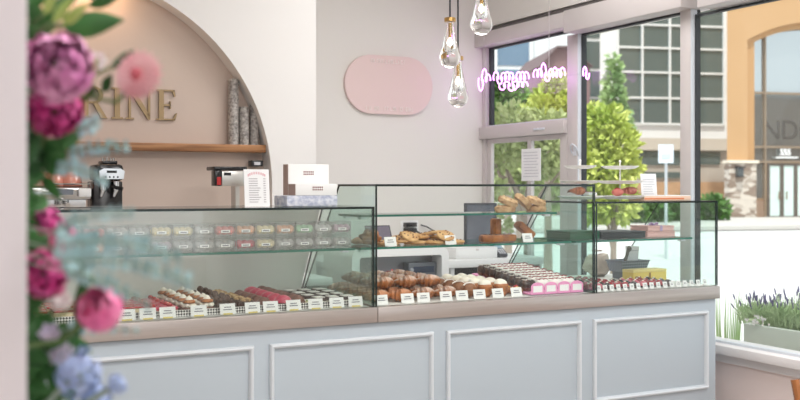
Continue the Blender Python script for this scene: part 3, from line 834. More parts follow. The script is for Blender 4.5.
m = MB()
for i in range(11):
    z = hh - .042 - i * .0098; l = random.uniform(.5, .75)
    m.box(xa + .02, xa + .02 + (xb - xa - .04) * l, -.0013, -.0003, z, z + .0034, M=Mr); m.box(xb - .026, xb - .016, -.0013, -.0003, z, z + .0034, M=Mr)
m.build('print_lines', mat('menu ink', (184, 178, 182), .7), r, smooth=False)

# ------------------------------------------------------------------ tier stands, sheet and box on the right case
zr = ZR + .0012
wht = mat('white porcelain', (240, 238, 234), .3)
def tier_stand(px0, px1, lab, Yt):
    xa, xb = XY(px0, Yt), XY(px1, Yt); xc = (xa + xb)/2; R = (xb - xa)/2
    r = empty('tier_stand', (xc, Yt, zr), lab, 'cake stand', 'tiered stands on the right case')
    m = MB(); m.tube([(xc, Yt, zr), (xc, Yt, zr + .20)], .0035, 8); m.ball((xc, Yt, zr + .205), .007, 8, 6); m.build('rod', mat('white rod', (236, 234, 230), .3), r)
    for z, s in ((.006, 1.0), (.086, .92), (.163, .72)):
        m = MB(); m.lathe([(0.004, 0), (R * .5 * s, .0), (R * .8 * s, .004), (R * s, .015), (R * s, .017), (R * .78 * s, .0075), (.004, .004)], 28, (xc, Yt, zr + z)); m.build('tray', wht, r)
    return xc, R
s1, R1 = tier_stand(562, 598, 'white three tier stand on the right case beside the tall middle case', 4.13)
s2, R2 = tier_stand(599.5, 640, 'white three tier stand on the right case beside the propped white sheet', 4.13)
k = croissant(mat('orange baked crust', (198, 110, 64), .5, var=(30, 1), col2=(160, 80, 44)), 'croissant')
k.put((s1 - .035, 4.09, zr + .03), .2, 'orange brown croissant on the lowest tray of the left tier stand', 'pastries on the tier stands', scale=.75)
k2 = croissant(mat('rose baked crust', (206, 140, 124), .5, var=(30, 1), col2=(170, 92, 84)), 'croissant')
k2.put((s2 + .035, 4.09, zr + .03), -.2, 'pink brown croissant on the lowest tray of the right tier stand', 'pastries on the tier stands', scale=.75)
r = empty('napkin_stack', (s1 + .055, 4.12, zr + .026), 'folded white napkins on the lowest tray of the left tier stand', 'napkins'); m = MB(); m.cbox((s1 + .055, 4.12, zr + .034), (.055, .05, .016), bevel=.004); m.build('napkins', white_paper, r)
m = MB(); m.cbox((s1 + .055, 4.12, zr + .0435), (.05, .012, .0025)); m.build('pink_ribbon', pinkpaper, r)
r = empty('filled_roll', (s2 - .05, 4.09, zr + .024), 'pale roll with red filling on the right tier stand', 'pastry'); m = MB(); m.ball((s2 - .05, 4.09, zr + .042), (.034, .026, .02), 12, 8, nz=.1); m.build('bun', salmon, r)
m = MB(); m.ball((s2 - .05, 4.09, zr + .058), (.02, .012, .008), 10, 6); m.build('red_filling', redglz, r)
# long flat tray under them? the pale box at the right
Yb2 = 4.02
xa, xb = XY(644, Yb2), XY(691, Yb2)
r = empty('pastel_box', ((xa+xb)/2, Yb2 + .06, zr), 'flat peach coloured box lying on the right case', 'box')
m = MB(); m.box(xa, xb, Yb2, Yb2 + .12, zr, zr + .022, bevel=.002); m.build('box_body', mat('peach card', (240, 206, 182), .6), r)
m = MB(); m.box(xa + .004, xb - .05, Yb2 - .0012, Yb2 - .0001, zr + .004, zr + .012); m.build('orange_band', mat('orange band', (222, 132, 84), .6), r)
m = MB(); m.box(xa + .002, xb - .002, Yb2 + .002, Yb2 + .118, zr + .0222, zr + .026); m.build('lid', white_box, r)
xs0, xs1 = XY(642, 4.1), XY(657, 4.1)
Yp = 4.17
xs0, xs1 = XY(642, Yp), XY(657.5, Yp)
r = empty('propped_sheet', ((xs0+xs1)/2, Yp, zr), 'white printed sheet propped upright on the right case', 'sign')
Mr = Matrix.Translation((0, Yp, zr)) @ Matrix.Rotation(math.radians(-5), 4, 'X')
m = MB(); m.box(xs0, xs1, 0, .003, 0, .142, M=Mr); m.build('sheet', white_paper, r, smooth=False)
m = MB()
for i in range(7): m.box(xs0 + .014, xs1 - .014 - .02 * random.random(), -.0012, -.0002, .03 + i * .013, .0345 + i * .013, M=Mr)
m.build('print', greyink, r, smooth=False)
m = MB(); m.box(xs0 + .01, xs1 - .01, .004, .03, 0, .006, M=Matrix.Translation((0, Yp, zr))); m.build('stand', MATS['clear acrylic'], r, smooth=False)

# ------------------------------------------------------------------ inside the right case
Yg = 4.05
def slab(name, lab, cat, px0, px1, y, d, z0, h, mm, parts=()):
    xa, xb = XY(px0, y), XY(px1, y)
    r = empty(name, ((xa+xb)/2, y + d/2, z0), lab, cat)
    m = MB(); m.box(xa, xb, y, y + d, z0, z0 + h * .72, bevel=.0015); m.build('box_base', mm, r)
    m = MB(); m.box(xa - .0015, xb + .0015, y - .0015, y + d + .0015, z0 + h * .74, z0 + h, bevel=.0015); m.build('lid', mm, r)
    return r, xa, xb
slab('gift_box', 'dark green gift box on the glass shelf of the right case', 'box', 570, 599.5, 4.06, .2, z1, .042, mat('dark green card', (24, 92, 62), .5))
slab('gift_box', 'flat black gift box on the glass shelf of the right case', 'box', 601.5, 645.5, 4.05, .2, z1, .036, mat('black card', (40, 42, 44), .5))
r, xa, xb = slab('gift_box', 'lower pink gift box on the glass shelf beside the black box', 'box', 647.5, 675, 4.08, .14, z1, .03, mat('rose card', (226, 182, 176), .55))
r, xa, xb = slab('gift_box', 'upper pink gift box tied with lilac ribbon on the shelf', 'box', 648, 674, 4.08, .14, z1 + .0315, .028, mat('rose card', (226, 182, 176), .55))
m = MB(); m.box((xa+xb)/2 - .008, (xa+xb)/2 + .008, 4.0775, 4.0785, z1 + .032, z1 + .0597); m.box((xa+xb)/2 - .008, (xa+xb)/2 + .008, 4.079, 4.219, z1 + .0597, z1 + .061)
for sgn in (-1, 1): m.tube([((xa+xb)/2, 4.14, z1 + .064), ((xa+xb)/2 + sgn * .02, 4.13, z1 + .074), ((xa+xb)/2 + sgn * .034, 4.14, z1 + .068), ((xa+xb)/2, 4.145, z1 + .064)], .004, 6)
m.build('ribbon_bow', mat('lilac ribbon', (182, 160, 200), .5), r)
# yellow box and basket on the deck behind the chocolates
zd = DK + .0015
Yy = 4.15
xa, xb = XY(633.5, Yy), XY(666.5, Yy)
r = empty('yellow_tin', ((xa+xb)/2, Yy + .05, zd), 'flat yellow printed box standing behind the chocolates', 'box')
m = MB(); m.box(xa, xb, Yy, Yy + .09, zd, zd + .05, bevel=.002); m.build('box_base', mat('yellow card', (224, 200, 104), .5), r)
m = MB(); m.box(xa - .001, xb + .001, Yy - .001, Yy + .091, zd + .0505, zd + .064, bevel=.002); m.build('lid', mat('pale yellow card', (232, 214, 140), .5), r)
m = MB(); m.box((xa+xb)/2 - .008, (xa+xb)/2 + .004, Yy - .002, Yy - .0012, zd + .006, zd + .048); m.box(xa + .01, xa + .05, Yy - .002, Yy - .0012, zd + .015, zd + .03); m.build('print', mat('brown print', (150, 112, 60), .6), r, smooth=False)
Yk = 4.29
xa, xb = XY(620, Yk), XY(648.5, Yk); xc = (xa+xb)/2
r = empty('wire_basket', (xc, Yk + .06, zd), 'grey patterned basket behind the yellow box in the right case', 'basket')
m = MB(); bz = [(xa + .02, Yk), (xb - .02, Yk), (xb - .02, Yk + .11), (xa + .02, Yk + .11)]; tz = [(xa, Yk - .01), (xb, Yk - .01), (xb, Yk + .12), (xa, Yk + .12)]
vb = [m.bm.verts.new((x, y, zd + .04)) for x, y in bz]; vt = [m.bm.verts.new((x, y, zd + .10)) for x, y in tz]
m.face(vb)
for i in range(4): m.face([vb[i], vb[(i+1) % 4], vt[(i+1) % 4], vt[i]])
ob = m.build('woven_body', checker('grey woven check', (150, 158, 168), (96, 104, 116), 90), r, smooth=False)
sm_ = ob.modifiers.new('thick', 'SOLIDIFY'); sm_.thickness = .004
m = MB(); m.box(xa + .03, xb - .03, Yk + .01, Yk + .1, zd, zd + .039); m.build('foot', mat('slate grey', (110, 116, 126), .6), r, smooth=False)
m = MB(); m.tube([(x, y, zd + .1) for x, y in tz + tz[:1]], .004, 6); m.build('rim', mat('slate grey', (110, 116, 126), .6), r)
r = empty('serving_tongs', (xc, Yk + .05, zd + .05), 'dark brush handle leaning out of the grey basket', 'utensil')
m = MB(); m.tube([(xc - .05, Yk + .04, zd + .055), (xc - .03, Yk + .04, zd + .10), (xc - .005, Yk + .045, zd + .155)], [.008, .008, .009], 8); m.build('handle', mat('dark olive handle', (84, 82, 70), .6), r)
m = MB(); m.ball((xc + .002, Yk + .045, zd + .165), (.016, .01, .016), 10, 8); m.build('grip_end', mat('dark olive handle', (84, 82, 70), .6), r)
r = empty('paper_bag', (xc + .05, Yk + .08, zd + .05), 'white paper bag standing in the grey basket', 'paper bag')
m = MB(); m.prism([(xc + .012, Yk + .06, zd + .055), (xc + .075, Yk + .06, zd + .055), (xc + .082, Yk + .055, zd + .175), (xc + .01, Yk + .055, zd + .18)], (0, .03, 0)); m.build('bag', white_paper, r, smooth=False)
m = MB(); m.box(xc + .012, xc + .08, Yk + .0535, Yk + .0548, zd + .150, zd + .156); m.build('fold', greyink, r, smooth=False)
CBX = XY(598, 4.52)
r = empty('cloth_bundle', (CBX, 4.53, zd), 'crumpled beige bread bag behind the red chocolates', 'bag')
m = MB(); m.ball((CBX, 4.53, zd + .066), (.085, .05, .07), 20, 12, nz=.35, nf=22, cut=-.9); m.build('bag', mat('beige crumpled paper', (206, 192, 178), .8, var=(20, .6), col2=(170, 154, 142)), r)
m = MB(); m.tube([(CBX + .03 * math.cos(a), 4.53 + .02 * math.sin(a), zd + .145) for a in [j * math.pi / 6 for j in range(13)]], .004, 6); m.build('tie', brown_s, r)

# ------------------------------------------------------------------ back counter and appliances behind the middle case
white_lam = mat('white laminate', (233, 233, 232), .35)
bc = empty('back_counter', (3.3, 6.0, 0), 'white back counter with dark openings below the wall outlet', 'counter')
CX0, CX1, CYF, CZ = 2.5, 4.0, 5.55, 1.02
m = MB(); m.box(CX0, CX1, CYF, WB - .001, CZ - .05, CZ, bevel=.003); m.build('worktop', white_lam, bc)
m = MB(); m.box(CX0, CX0 + .02, CYF + .02, WB - .01, 0, CZ - .051); m.box(CX1 - .02, CX1, CYF + .02, WB - .01, 0, CZ - .051); m.box(CX0 + .021, CX1 - .021, WB - .03, WB - .01, 0, CZ - .051)
m.box(CX0 + .021, CX1 - .021, CYF + .02, WB - .031, 0, .6); m.build('carcass', white_lam, bc, smooth=False)
m = MB(); m.box(CX0 + .021, CX1 - .021, CYF + .1, WB - .032, .601, CZ - .052); m.build('dark_opening', mat('opening shade fill', (46, 46, 50), .35), bc, smooth=False)  # solid dark box, the shade inside the opening put into its colour
m = MB(); m.box(3.28, 3.31, CYF + .02, CYF + .09, .601, CZ - .052); m.build('divider', white_lam, bc, smooth=False)
# white framed oven with rounded corners
OY = 5.05
ox0, ox1 = XY(352, OY), XY(449, OY)
oz1 = ZY(410, 247.5, OY); oz0 = .62
ov = empty('display_oven', ((ox0+ox1)/2, OY + .2, 0), 'white round cornered oven housing with steel interior behind the croissants', 'oven')
def rrect(xa, xb, za, zb, rr, y, n=8):
    p = []
    for cx, cz, a0 in ((xb - rr, za + rr, -90), (xb - rr, zb - rr, 0), (xa + rr, zb - rr, 90), (xa + rr, za + rr, 180)):
        for k in range(n + 1):
            a = math.radians(a0 + 90 * k / n); p.append((cx + rr * math.cos(a), y, cz + rr * math.sin(a)))
    return p
fr = .048
m = MB()
A = rrect(ox0, ox1, oz0, oz1, .055, OY); B = rrect(ox0 + fr, ox1 - fr, oz0 + fr, oz1 - fr, .015, OY)
n = len(A)
va, vb = [m.bm.verts.new(p) for p in A], [m.bm.verts.new(p) for p in B]
vc, vd = [m.bm.verts.new((p[0], OY + .4, p[2])) for p in A], [m.bm.verts.new((p[0], OY + .12, p[2])) for p in B]
for i in range(n):
    j = (i+1) % n
    m.face([va[i], va[j], vb[j], vb[i]]); m.face([va[i], vc[i], vc[j], va[j]]); m.face([vb[i], vb[j], vd[j], vd[i]])
m.face(vc); m.face(vd[::-1], 1)
m.build('housing', [mat('white enamel', (238, 238, 238), .25), mat('brushed grey steel', (150, 152, 156), .35, .7)], ov)
m = MB(); cx0, cx1 = XY(413, OY), XY(441, OY); m.box(cx0, cx1, OY + .05, OY + .118, ZY(427, 277, OY), ZY(427, 263, OY), bevel=.004); co_ = m.build('control_panel', mat('slate panel', (112, 118, 126), .4, .3), ov)
m = MB(); m.box(cx0 + .03, cx1 - .02, OY + .047, OY + .049, ZY(427, 273, OY), ZY(427, 267, OY)); m.build('display', mat('dark display', (60, 72, 92), .2), ov, smooth=False)
Mq = Matrix.Translation((cx0 + .018, OY + .05, ZY(427, 270, OY))) @ Matrix.Rotation(math.pi/2, 4, 'X')
m = MB(); m.lathe([(0, 0), (.011, 0), (.010, .010), (0, .012)], 14, M=Mq); m.build('dial', mat('pale dial', (200, 206, 214), .3, .5), ov)
m = MB(); m.box(ox0 + .05, ox1 - .05, OY + .012, OY + .117, oz0 + .049, .88); m.build('lower_tray', mat('brushed grey steel', (150, 152, 156), .35, .7), ov, smooth=False)
m = MB(); m.box(ox0 + .02, ox1 - .02, OY + .03, OY + .38, 0, oz0 - .001); m.build('stand', mat('grey stand', (140, 142, 146), .5), ov, smooth=False)
# plate with a dark pink cake, on a cake foot inside the oven opening
PX = XY(392, OY - .1); PY = OY - .16; PZ = ZY(392, 279.5, PY)
r = empty('cake_plate', (PX, PY, DK), 'round white footed plate behind the croissants', 'plate')
PX = XY(392, PY)
m = MB(); m.lathe([(.06, 0), (.05, .006), (.012, .02), (.012, PZ - .93 - .012), (.06, PZ - .93 - .004), (.125, PZ - .93), (.13, PZ - .93 + .004), (.12, PZ - .93 + .004), (0, PZ - .93 + .002)], 32, (PX, PY, .93)); m.build('plate', wht, r)
r.location = (PX, PY, .93)
for ch in r.children: ch.location = (-PX, -PY, -.93)
r2 = empty('plate_shelf', (PX, PY, 0), 'narrow white shelf carrying the footed plate', 'shelf'); m = MB(); m.box(PX - .2, PX + .25, 4.72, 5.04, .90, .928, bevel=.003); m.build('board', white_lam, r2)
m = MB(); m.box(PX - .19, PX - .16, 4.74, 5.03, 0, .899); m.box(PX + .21, PX + .24, 4.74, 5.03, 0, .899); m.build('support', white_lam, r2, smooth=False)
r = empty('round_cake', (PX, PY, PZ + .004), 'small dark pink cake on the round white plate', 'cake'); m = MB(); m.lathe([(0, 0), (.036, 0), (.036, .035), (.03, .042), (0, .042)], 20, (PX, PY, PZ + .005)); m.build('cake', mat('plum cake', (128, 62, 70), .5, var=(40, .6), col2=(92, 40, 48)), r)
m = MB(); m.ball((PX, PY, PZ + .05), .008, 8, 6); m.build('berry', redglz, r)
# till drawer, printer, terminal
TY = 5.62
tx0, tx1 = XY(456, TY), XY(497.5, TY)
r = empty('cash_drawer', ((tx0+tx1)/2, TY + .15, CZ + .001), 'white till drawer on the back counter', 'cash drawer')
tz1 = ZY(475, 247.5, TY)
m = MB(); m.box(tx0, tx1, TY, TY + .32, CZ + .001, tz1, bevel=.004); m.build('case', white_lam, r)
m = MB(); m.box(tx0 + .012, tx1 - .012, TY - .004, TY - .0005, CZ + .015, tz1 - .02, bevel=.001); m.build('drawer', white_lam, r)
m = MB(); m.cbox(((tx0+tx1)/2, TY - .006, CZ + .06), (.02, .003, .012)); m.build('lock', metalgrey, r, smooth=False)
# screen
SY = TY + .12
sx0, sx1 = XY(465, SY), XY(497, SY)
sz0, sz1 = tz1 + .012, ZY(481, 203, SY)
r = empty('till_screen', ((sx0+sx1)/2, SY, tz1), 'dark till screen standing on the white drawer', 'screen')
m = MB(); m.box(sx0, sx1, SY, SY + .02, sz0, sz1, bevel=.006); m.build('screen_housing', mat('dark grey plastic', (58, 60, 66), .35), r)
m = MB(); m.box(sx0 + .014, sx1 - .022, SY - .0015, SY - .0003, sz0 + .014, sz1 - .014); m.build('screen_face', mat('screen glass grey', (70, 74, 84), .12, var=(5, .8), col2=(104, 108, 118)), r, smooth=False)
m = MB(); m.box((sx0+sx1)/2 - .06, (sx0+sx1)/2 + .06, SY - .02, SY + .08, tz1 + .0005, tz1 + .011); m.build('foot', mat('dark grey plastic', (58, 60, 66), .35), r, smooth=False)
m = MB(); m.ball((sx1 - .011, SY - .001, ZY(481, 222, SY)), .004, 8, 6); m.build('button', white_lam, r)
cx0 = XY(500, TY - .02); r = empty('card_terminal', (cx0 + .03, TY, CZ), 'dark card terminal on the back counter beside the drawer', 'card terminal')
Mr = Matrix.Translation((cx0 + .035, TY + .06, CZ + .03)) @ Matrix.Rotation(math.radians(35), 4, 'X')
m = MB(); m.cbox((0, 0, .02), (.075, .13, .025), bevel=.006, M=Mr); m.box(cx0, cx0 + .07, TY + .03, TY + .1, CZ + .0005, CZ + .03); m.build('terminal_body', mat('dark grey plastic', (58, 60, 66), .35), r)
m = MB(); m.cbox((0, .03, .0335), (.055, .05, .002), M=Mr); m.build('terminal_screen', mat('pale blue screen', (150, 176, 190), .2), r, smooth=False)
m = MB()
for i in range(3):
    for j in range(3): m.cbox((-.018 + .018 * i, -.045 + .018 * j, .034), (.012, .012, .003), M=Mr)
m.build('keypad', greyink, r, smooth=False)
# tilted tablet behind the scone, on the oven
LY = OY + .1
lx0, lx1 = XY(369, LY), XY(394, LY)
r = empty('tablet_display', ((lx0+lx1)/2, LY, oz1), 'dark tablet leaning on the white oven housing', 'tablet')
lz0, lz1 = oz1 + .001, ZY(385, 226, LY)
Mr = Matrix.Translation(((lx0+lx1)/2, LY, lz0 + .003)) @ Matrix.Rotation(math.radians(-24), 4, 'X')
hh = (lz1 - lz0) / math.cos(math.radians(24)); ww = lx1 - lx0
m = MB(); m.box(-ww/2, ww/2, 0, .01, 0, hh, bevel=.003, M=Mr); m.build('tablet_body', mat('black plastic', (30, 31, 34), .35), r)
m = MB(); m.box(-ww/2 + .008, ww/2 - .008, -.0012, -.0002, .008, hh - .008, M=Mr); m.build('tablet_screen', mat('plum grey screen', (108, 102, 116), .2), r, smooth=False)
m = MB(); m.tube([Mr @ Vector((0, .012, hh * .7)), Vector(((lx0+lx1)/2, LY + .12, lz0 + .004))], .005, 6); m.build('kickstand', mat('black plastic', (30, 31, 34), .35), r)
# outlet with plugs and leads
def zw(py, px): return ZY(px, py, WB)
wx = lambda px: XY(px, WB)
r = empty('wall_outlet', (wx(409), WB, zw(229, 409)), 'white double wall outlet with two black plugs', 'outlet')
m = MB(); m.box(wx(400), wx(418), WB - .008, WB - .0005, zw(237, 409), zw(220.5, 409), bevel=.003); m.build('cover_plate', white_lam, r)
pl = mat('black plastic', (30, 31, 34), .35)
for z in (224.5, 230): 
    m = MB(); m.box(wx(402.5), wx(414), WB - .05, WB - .009, zw(z + 2.2, 409), zw(z - 2.2, 409), bevel=.004); m.build('plug', pl, r)
def lead(name, lab, pts, rad):
    m = MB(); m.tube(pts, rad, 8); o = m.build(name, pl); return tag(center(o), lab, 'cord')
lead('power_cord', 'black lead hanging from the lower plug down to the counter', [(wx(413), WB - .052, zw(231, 409)), (wx(417), WB - .07, zw(234, 409)), (wx(423), WB - .09, zw(238, 409)), (wx(430), WB - .12, zw(241, 409)), (wx(436), WB - .14, zw(250, 409)), (wx(438), WB - .2, CZ + .008)], .007)
lead('power_cord', 'thin black lead looping from the wall clip beside the outlet', [(wx(420), WB - .01, zw(225, 409)), (wx(425), WB - .03, zw(227, 409)), (wx(432), WB - .05, zw(232, 409)), (wx(440), WB - .05, zw(240, 409)), (wx(446), WB - .08, zw(250, 409)), (wx(447), WB - .15, CZ + .006)], .005)

# ------------------------------------------------------------------ back bar under the arch
bb = empty('back_bar', (.8, 5.2, 0), 'white back bar counter below the arch', 'counter')
m = MB(); m.box(-2.2, 2.2, 5.0, AY - .002, .96, 1.0, bevel=.003); m.build('worktop', white_lam, bb)
m = MB(); m.box(-2.19, 2.19, 5.02, AY - .004, 0, .959); m.build('carcass', mat('grey cabinet', (180, 178, 176), .5), bb, smooth=False)
wood = mat('oak shelf wood', (176, 126, 82), .5, var=(7, 1), col2=(124, 80, 46), stretch=(.35, 3, 9))
SX1 = XY(261.5, NY - .04)
b = MB(); zs0, zs1 = ZY(200, 151.5, NY - .1), ZY(200, 143.8, NY - .1)
zm = (zs0 + zs1)/2 - H
xr = ac + math.sqrt(ar**2 - (zs1 - H)**2) - .002
b.box(ac * 2 - xr, xr, NY - .105, NY - .001, zs0, zs1, bevel=.003)
o = tag(center(b.build('wall_shelf', wood)), 'long oak shelf across the arched niche', 'shelf')
# cup stacks on the shelf
cupm = mat('speckled paper cups', (196, 190, 184), .6, var=(60, 1), col2=(128, 122, 118))
def cup_stack(px0, px1, ytop, y, lab):
    xa, xb = XY(px0, y), XY(px1, y); xc = (xa+xb)/2; R = (xb-xa)/2
    zt_ = ZY((px0+px1)/2, ytop, y)
    r = empty('cup_stack', (xc, y, zs1 + .001), lab, 'paper cups', 'paper cup stacks on the oak shelf')
    hgt = zt_ - zs1 - .001; n = max(3, int(hgt / .02))
    # the cups hang upside down in one another, each shows its rim
    for k in range(n):
        m = MB(); z0 = hgt * k / n; h1 = hgt / n
        m.lathe([(R, 0), (R, h1 * .35), (R * .93, h1 * .4), (R * .90, h1 * .98)] + ([(0, h1 * .98)] if k == n - 1 else [(R * .86, h1 * .98)]), 18, (xc, y, zs1 + .001 + z0)); m.build('cup', cupm, r)
yc = NY - .045
cup_stack(228, 238.5, 79, yc, 'tallest paper cup stack, at the left of the three')
cup_stack(239, 249, 107, yc - .008, 'shortest paper cup stack, between the two taller ones')
cup_stack(249.6, 258.5, 94, yc, 'paper cup stack beside the arch edge, right of the shortest')
b = MB(); b.box(XY(251, NY - .08), XY(262, NY - .08), NY - .1, NY - .03, ZY(256, 166.5, NY - .06), ZY(256, 160.5, NY - .06), bevel=.003)
ro = empty('wall_socket', (XY(256, NY), NY, ZY(256, 163, NY)), 'small black socket box on the niche wall under the shelf', 'socket')
b.build('socket_box', pl, ro)
m = MB(); m.box(XY(253, NY - .08), XY(259, NY - .08), NY - .104, NY - .101, ZY(256, 165, NY - .1), ZY(256, 162, NY - .1)); m.build('socket_face', greyink, ro, smooth=False)
m = MB(); m.box(XY(254, NY-.03), XY(260, NY-.03), NY - .03, NY - .001, ZY(256, 165, NY - .06), ZY(256, 162, NY - .06)); m.build('wall_mount', greyink, ro, smooth=False)

# raised serif letters on the niche wall
brass = mat('satin brass', (150, 128, 96), .36, .6)
LZ0, LZ1 = ZY(130, 119.3, NY), ZY(130, 88.3, NY); LH = LZ1 - LZ0
root = empty('wall_lettering', (XY(130, NY), NY, LZ0), 'brass serif letters R I N E on the niche wall above the oak shelf', 'sign')
def letter(polys, px0, px1):
    xa, xb = XY(px0, NY), XY(px1, NY); w_ = xb - xa
    m = MB()
    for p in polys: m.prism([(xa + u * w_, NY - .018, LZ0 + v * LH) for u, v in p], (0, .0165, 0))
    m.build('letter', brass, root, smooth=False)
def rc(a, b_, c, d): return [(a, c), (b_, c), (b_, d), (a, d)]
letter([rc(.0, .38, 0, .05), rc(.1, .28, .05, .95), rc(.0, .5, .95, 1), rc(.28, .5, .47, .53),
        [(.5, 1), (.5, .94)] + [(.5 + .17 * math.cos(a), .735 + .205 * math.sin(a)) for a in [math.pi/2 - k * math.pi/10 for k in range(11)]] + [(.5, .53), (.5, .47)] + [(.5 + .34 * math.cos(a), .735 + .265 * math.sin(a)) for a in [-math.pi/2 + k * math.pi/10 for k in range(11)]],
        [(.44, .5), (.62, .5), (.96, .05), (1.0, .0), (.74, 0)]], 80.5, 107)
letter([rc(.0, 1, 0, .05), rc(.27, .73, .05, .95), rc(.0, 1, .95, 1)], 111, 122.5)
letter([rc(.0, .3, 0, .05), rc(.11, .19, .05, .95), rc(.0, .25, .95, 1), [(.10, .95), (.28, 1), (.88, .12), (.88, 0), (.80, 0)], rc(.80, .88, .12, .95), rc(.70, 1, .95, 1)], 125, 153)
letter([rc(.0, .9, 0, .05), rc(.13, .36, .05, .95), rc(.0, .88, .95, 1), rc(.36, .7, .47, .52), rc(.64, .7, .38, .62), [(.9, 0), (1, .24), (.94, .24), (.8, .05)], [(.88, 1), (.92, .78), (.86, .78), (.76, .95)]], 155.5, 176.5)

# grinder
chrome = mat('polished chrome', (206, 206, 206), .15, 1); blackg = mat('gloss black', (24, 24, 26), .2)
GYY = 5.15
gx = lambda px: XY(px, GYY)
gz = lambda py: ZY(112, py, GYY)
r = empty('coffee_grinder', ((gx(96)+gx(126))/2, GYY + .12, 1.0), 'black coffee grinder with chrome display band', 'coffee machine')
m = MB(); m.box(gx(98), gx(125), GYY + .02, GYY + .26, gz(181), gz(164), bevel=.02); m.box(gx(96.5), gx(126), GYY + .08, GYY + .25, 1.02, gz(181.2), bevel=.006); m.build('body', blackg, r)
m = MB(); m.prism([(gx(100), GYY + .018, gz(179)), (gx(124), GYY + .018, gz(179)), (gx(125), GYY + .018, gz(171)), (gx(121), GYY + .018, gz(168.5)), (gx(104), GYY + .018, gz(168.5)), (gx(99.5), GYY + .018, gz(171))], (0, -.012, 0)); m.build('chrome_band', chrome, r, smooth=False)
m = MB(); m.box(gx(107), gx(117), GYY + .003, GYY + .005, gz(173), gz(170.5)); 
for k in range(4): m.cbox((gx(106 + 4 * k), GYY + .005, gz(177)), (.007, .003, .009))
m.build('display', blackg, r, smooth=False)
m = MB(); m.box(gx(96), gx(126.5), GYY, GYY + .26, 1.001, 1.02, bevel=.004); m.build('base', blackg, r)
for px in (105, 118):
    m = MB(); m.tube([(gx(px), GYY + .05, gz(181.5)), (gx(px), GYY + .05, gz(190))], .016, 12); m.tube([(gx(px), GYY + .05, gz(190)), (gx(px) - .012, GYY + .045, gz(197))], [.013, .006], 10); m.build('spout', chrome, r)
m = MB(); m.tube([(gx(110), GYY + .04, gz(185)), (gx(114), GYY + .0, gz(187)), (gx(122), GYY - .02, gz(189))], [.007, .008, .01], 10); m.build('handle', blackg, r)
m = MB(); m.box(gx(106), gx(121), GYY + .08, GYY + .2, gz(163.8), gz(160.5), bevel=.004); m.build('hopper_lid', blackg, r)
m = MB()
for px in (108, 112, 116, 119): m.tube([(gx(px), GYY + .13, gz(160.6)), (gx(px), GYY + .13, gz(157.5 - random.random()))], .006, 8)
m.build('hopper_bolts', chrome, r)
# espresso machine with cups on top
em = empty('espresso_machine', (gx(60), GYY + .2, 1.0), 'steel espresso machine half hidden by the flowers', 'coffee machine')
mz = lambda py: ZY(60, py, GYY)
m = MB(); m.box(gx(12), gx(93), GYY + .05, GYY + .36, mz(200), mz(187.5), bevel=.008); m.box(gx(14), gx(91), GYY + .14, GYY + .35, 1.05, mz(200.2)); m.build('body', chrome, em)
m = MB(); m.box(gx(12), gx(93), GYY, GYY + .36, 1.001, 1.05, bevel=.006); m.build('drip_tray', mat('brushed grey steel', (150, 152, 156), .35, .7), em)
m = MB(); m.box(gx(56), gx(75), GYY + .045, GYY + .0495, mz(195), mz(189)); m.build('control_label', mat('slate panel', (112, 118, 126), .4, .3), em, smooth=False)
m = MB(); m.box(gx(80), gx(92.5), GYY + .03, GYY + .0495, mz(197), mz(188.5), bevel=.004); m.build('control_box', white_lam, em)
for px in (35, 66):
    m = MB(); m.tube([(gx(px), GYY + .1, mz(200.5)), (gx(px), GYY + .1, mz(205))], .03, 14); m.tube([(gx(px), GYY + .07, mz(203)), (gx(px), GYY - .06, mz(205))], .012, 10); m.build('group_head', chrome, em)
m = MB(); 
m.tube([(gx(14), GYY + .06, mz(187.3)), (gx(14), GYY + .06, mz(184)), (gx(92), GYY + .06, mz(184)), (gx(92), GYY + .06, mz(187.3))], .004, 6); m.build('cup_rail', chrome, em)
cupk = empty('coffee_cup', (0, 0, 0), 'x', 'cup')
pc = mat('copper pink glaze', (206, 138, 120), .2, coat=.5)
m = MB(); m.lathe([(.0, .075), (.024, .075), (.05, .05), (.056, .0), (.054, .0), (.048, .048), (.022, .072), (0, .072)], 20); m.build('cup_body', pc, cupk, world=False)
m = MB(); m.lathe([(.0555, -.0015), (.0575, .0), (.0555, .005), (.054, 0)], 20); m.build('brown_rim', mat('brown rim', (110, 58, 44), .4), cupk, world=False)
m = MB(); m.tube([(.05, 0, .055), (.075, 0, .05), (.078, 0, .03), (.055, 0, .02)], .005, 8); m.build('handle', pc, cupk, world=False)
ck_ = Kind(cupk)
for px, yy, t in ((40, .1, 'leftmost'), (57, .12, 'middle'), (75, .12, 'rightmost')):
    ck_.put((gx(px), GYY + yy, mz(187.4) + .003), 1.57, 'upturned copper pink cup on the espresso machine, %s of the front three' % t, 'cups on the espresso machine')
for px, yy, t in ((48, .24, 'left'), (67, .24, 'right')):
    ck_.put((gx(px), GYY + yy, mz(187.4) + .003), 1.57, 'upturned copper pink cup behind the front row, %s of two' % t, 'cups on the espresso machine')
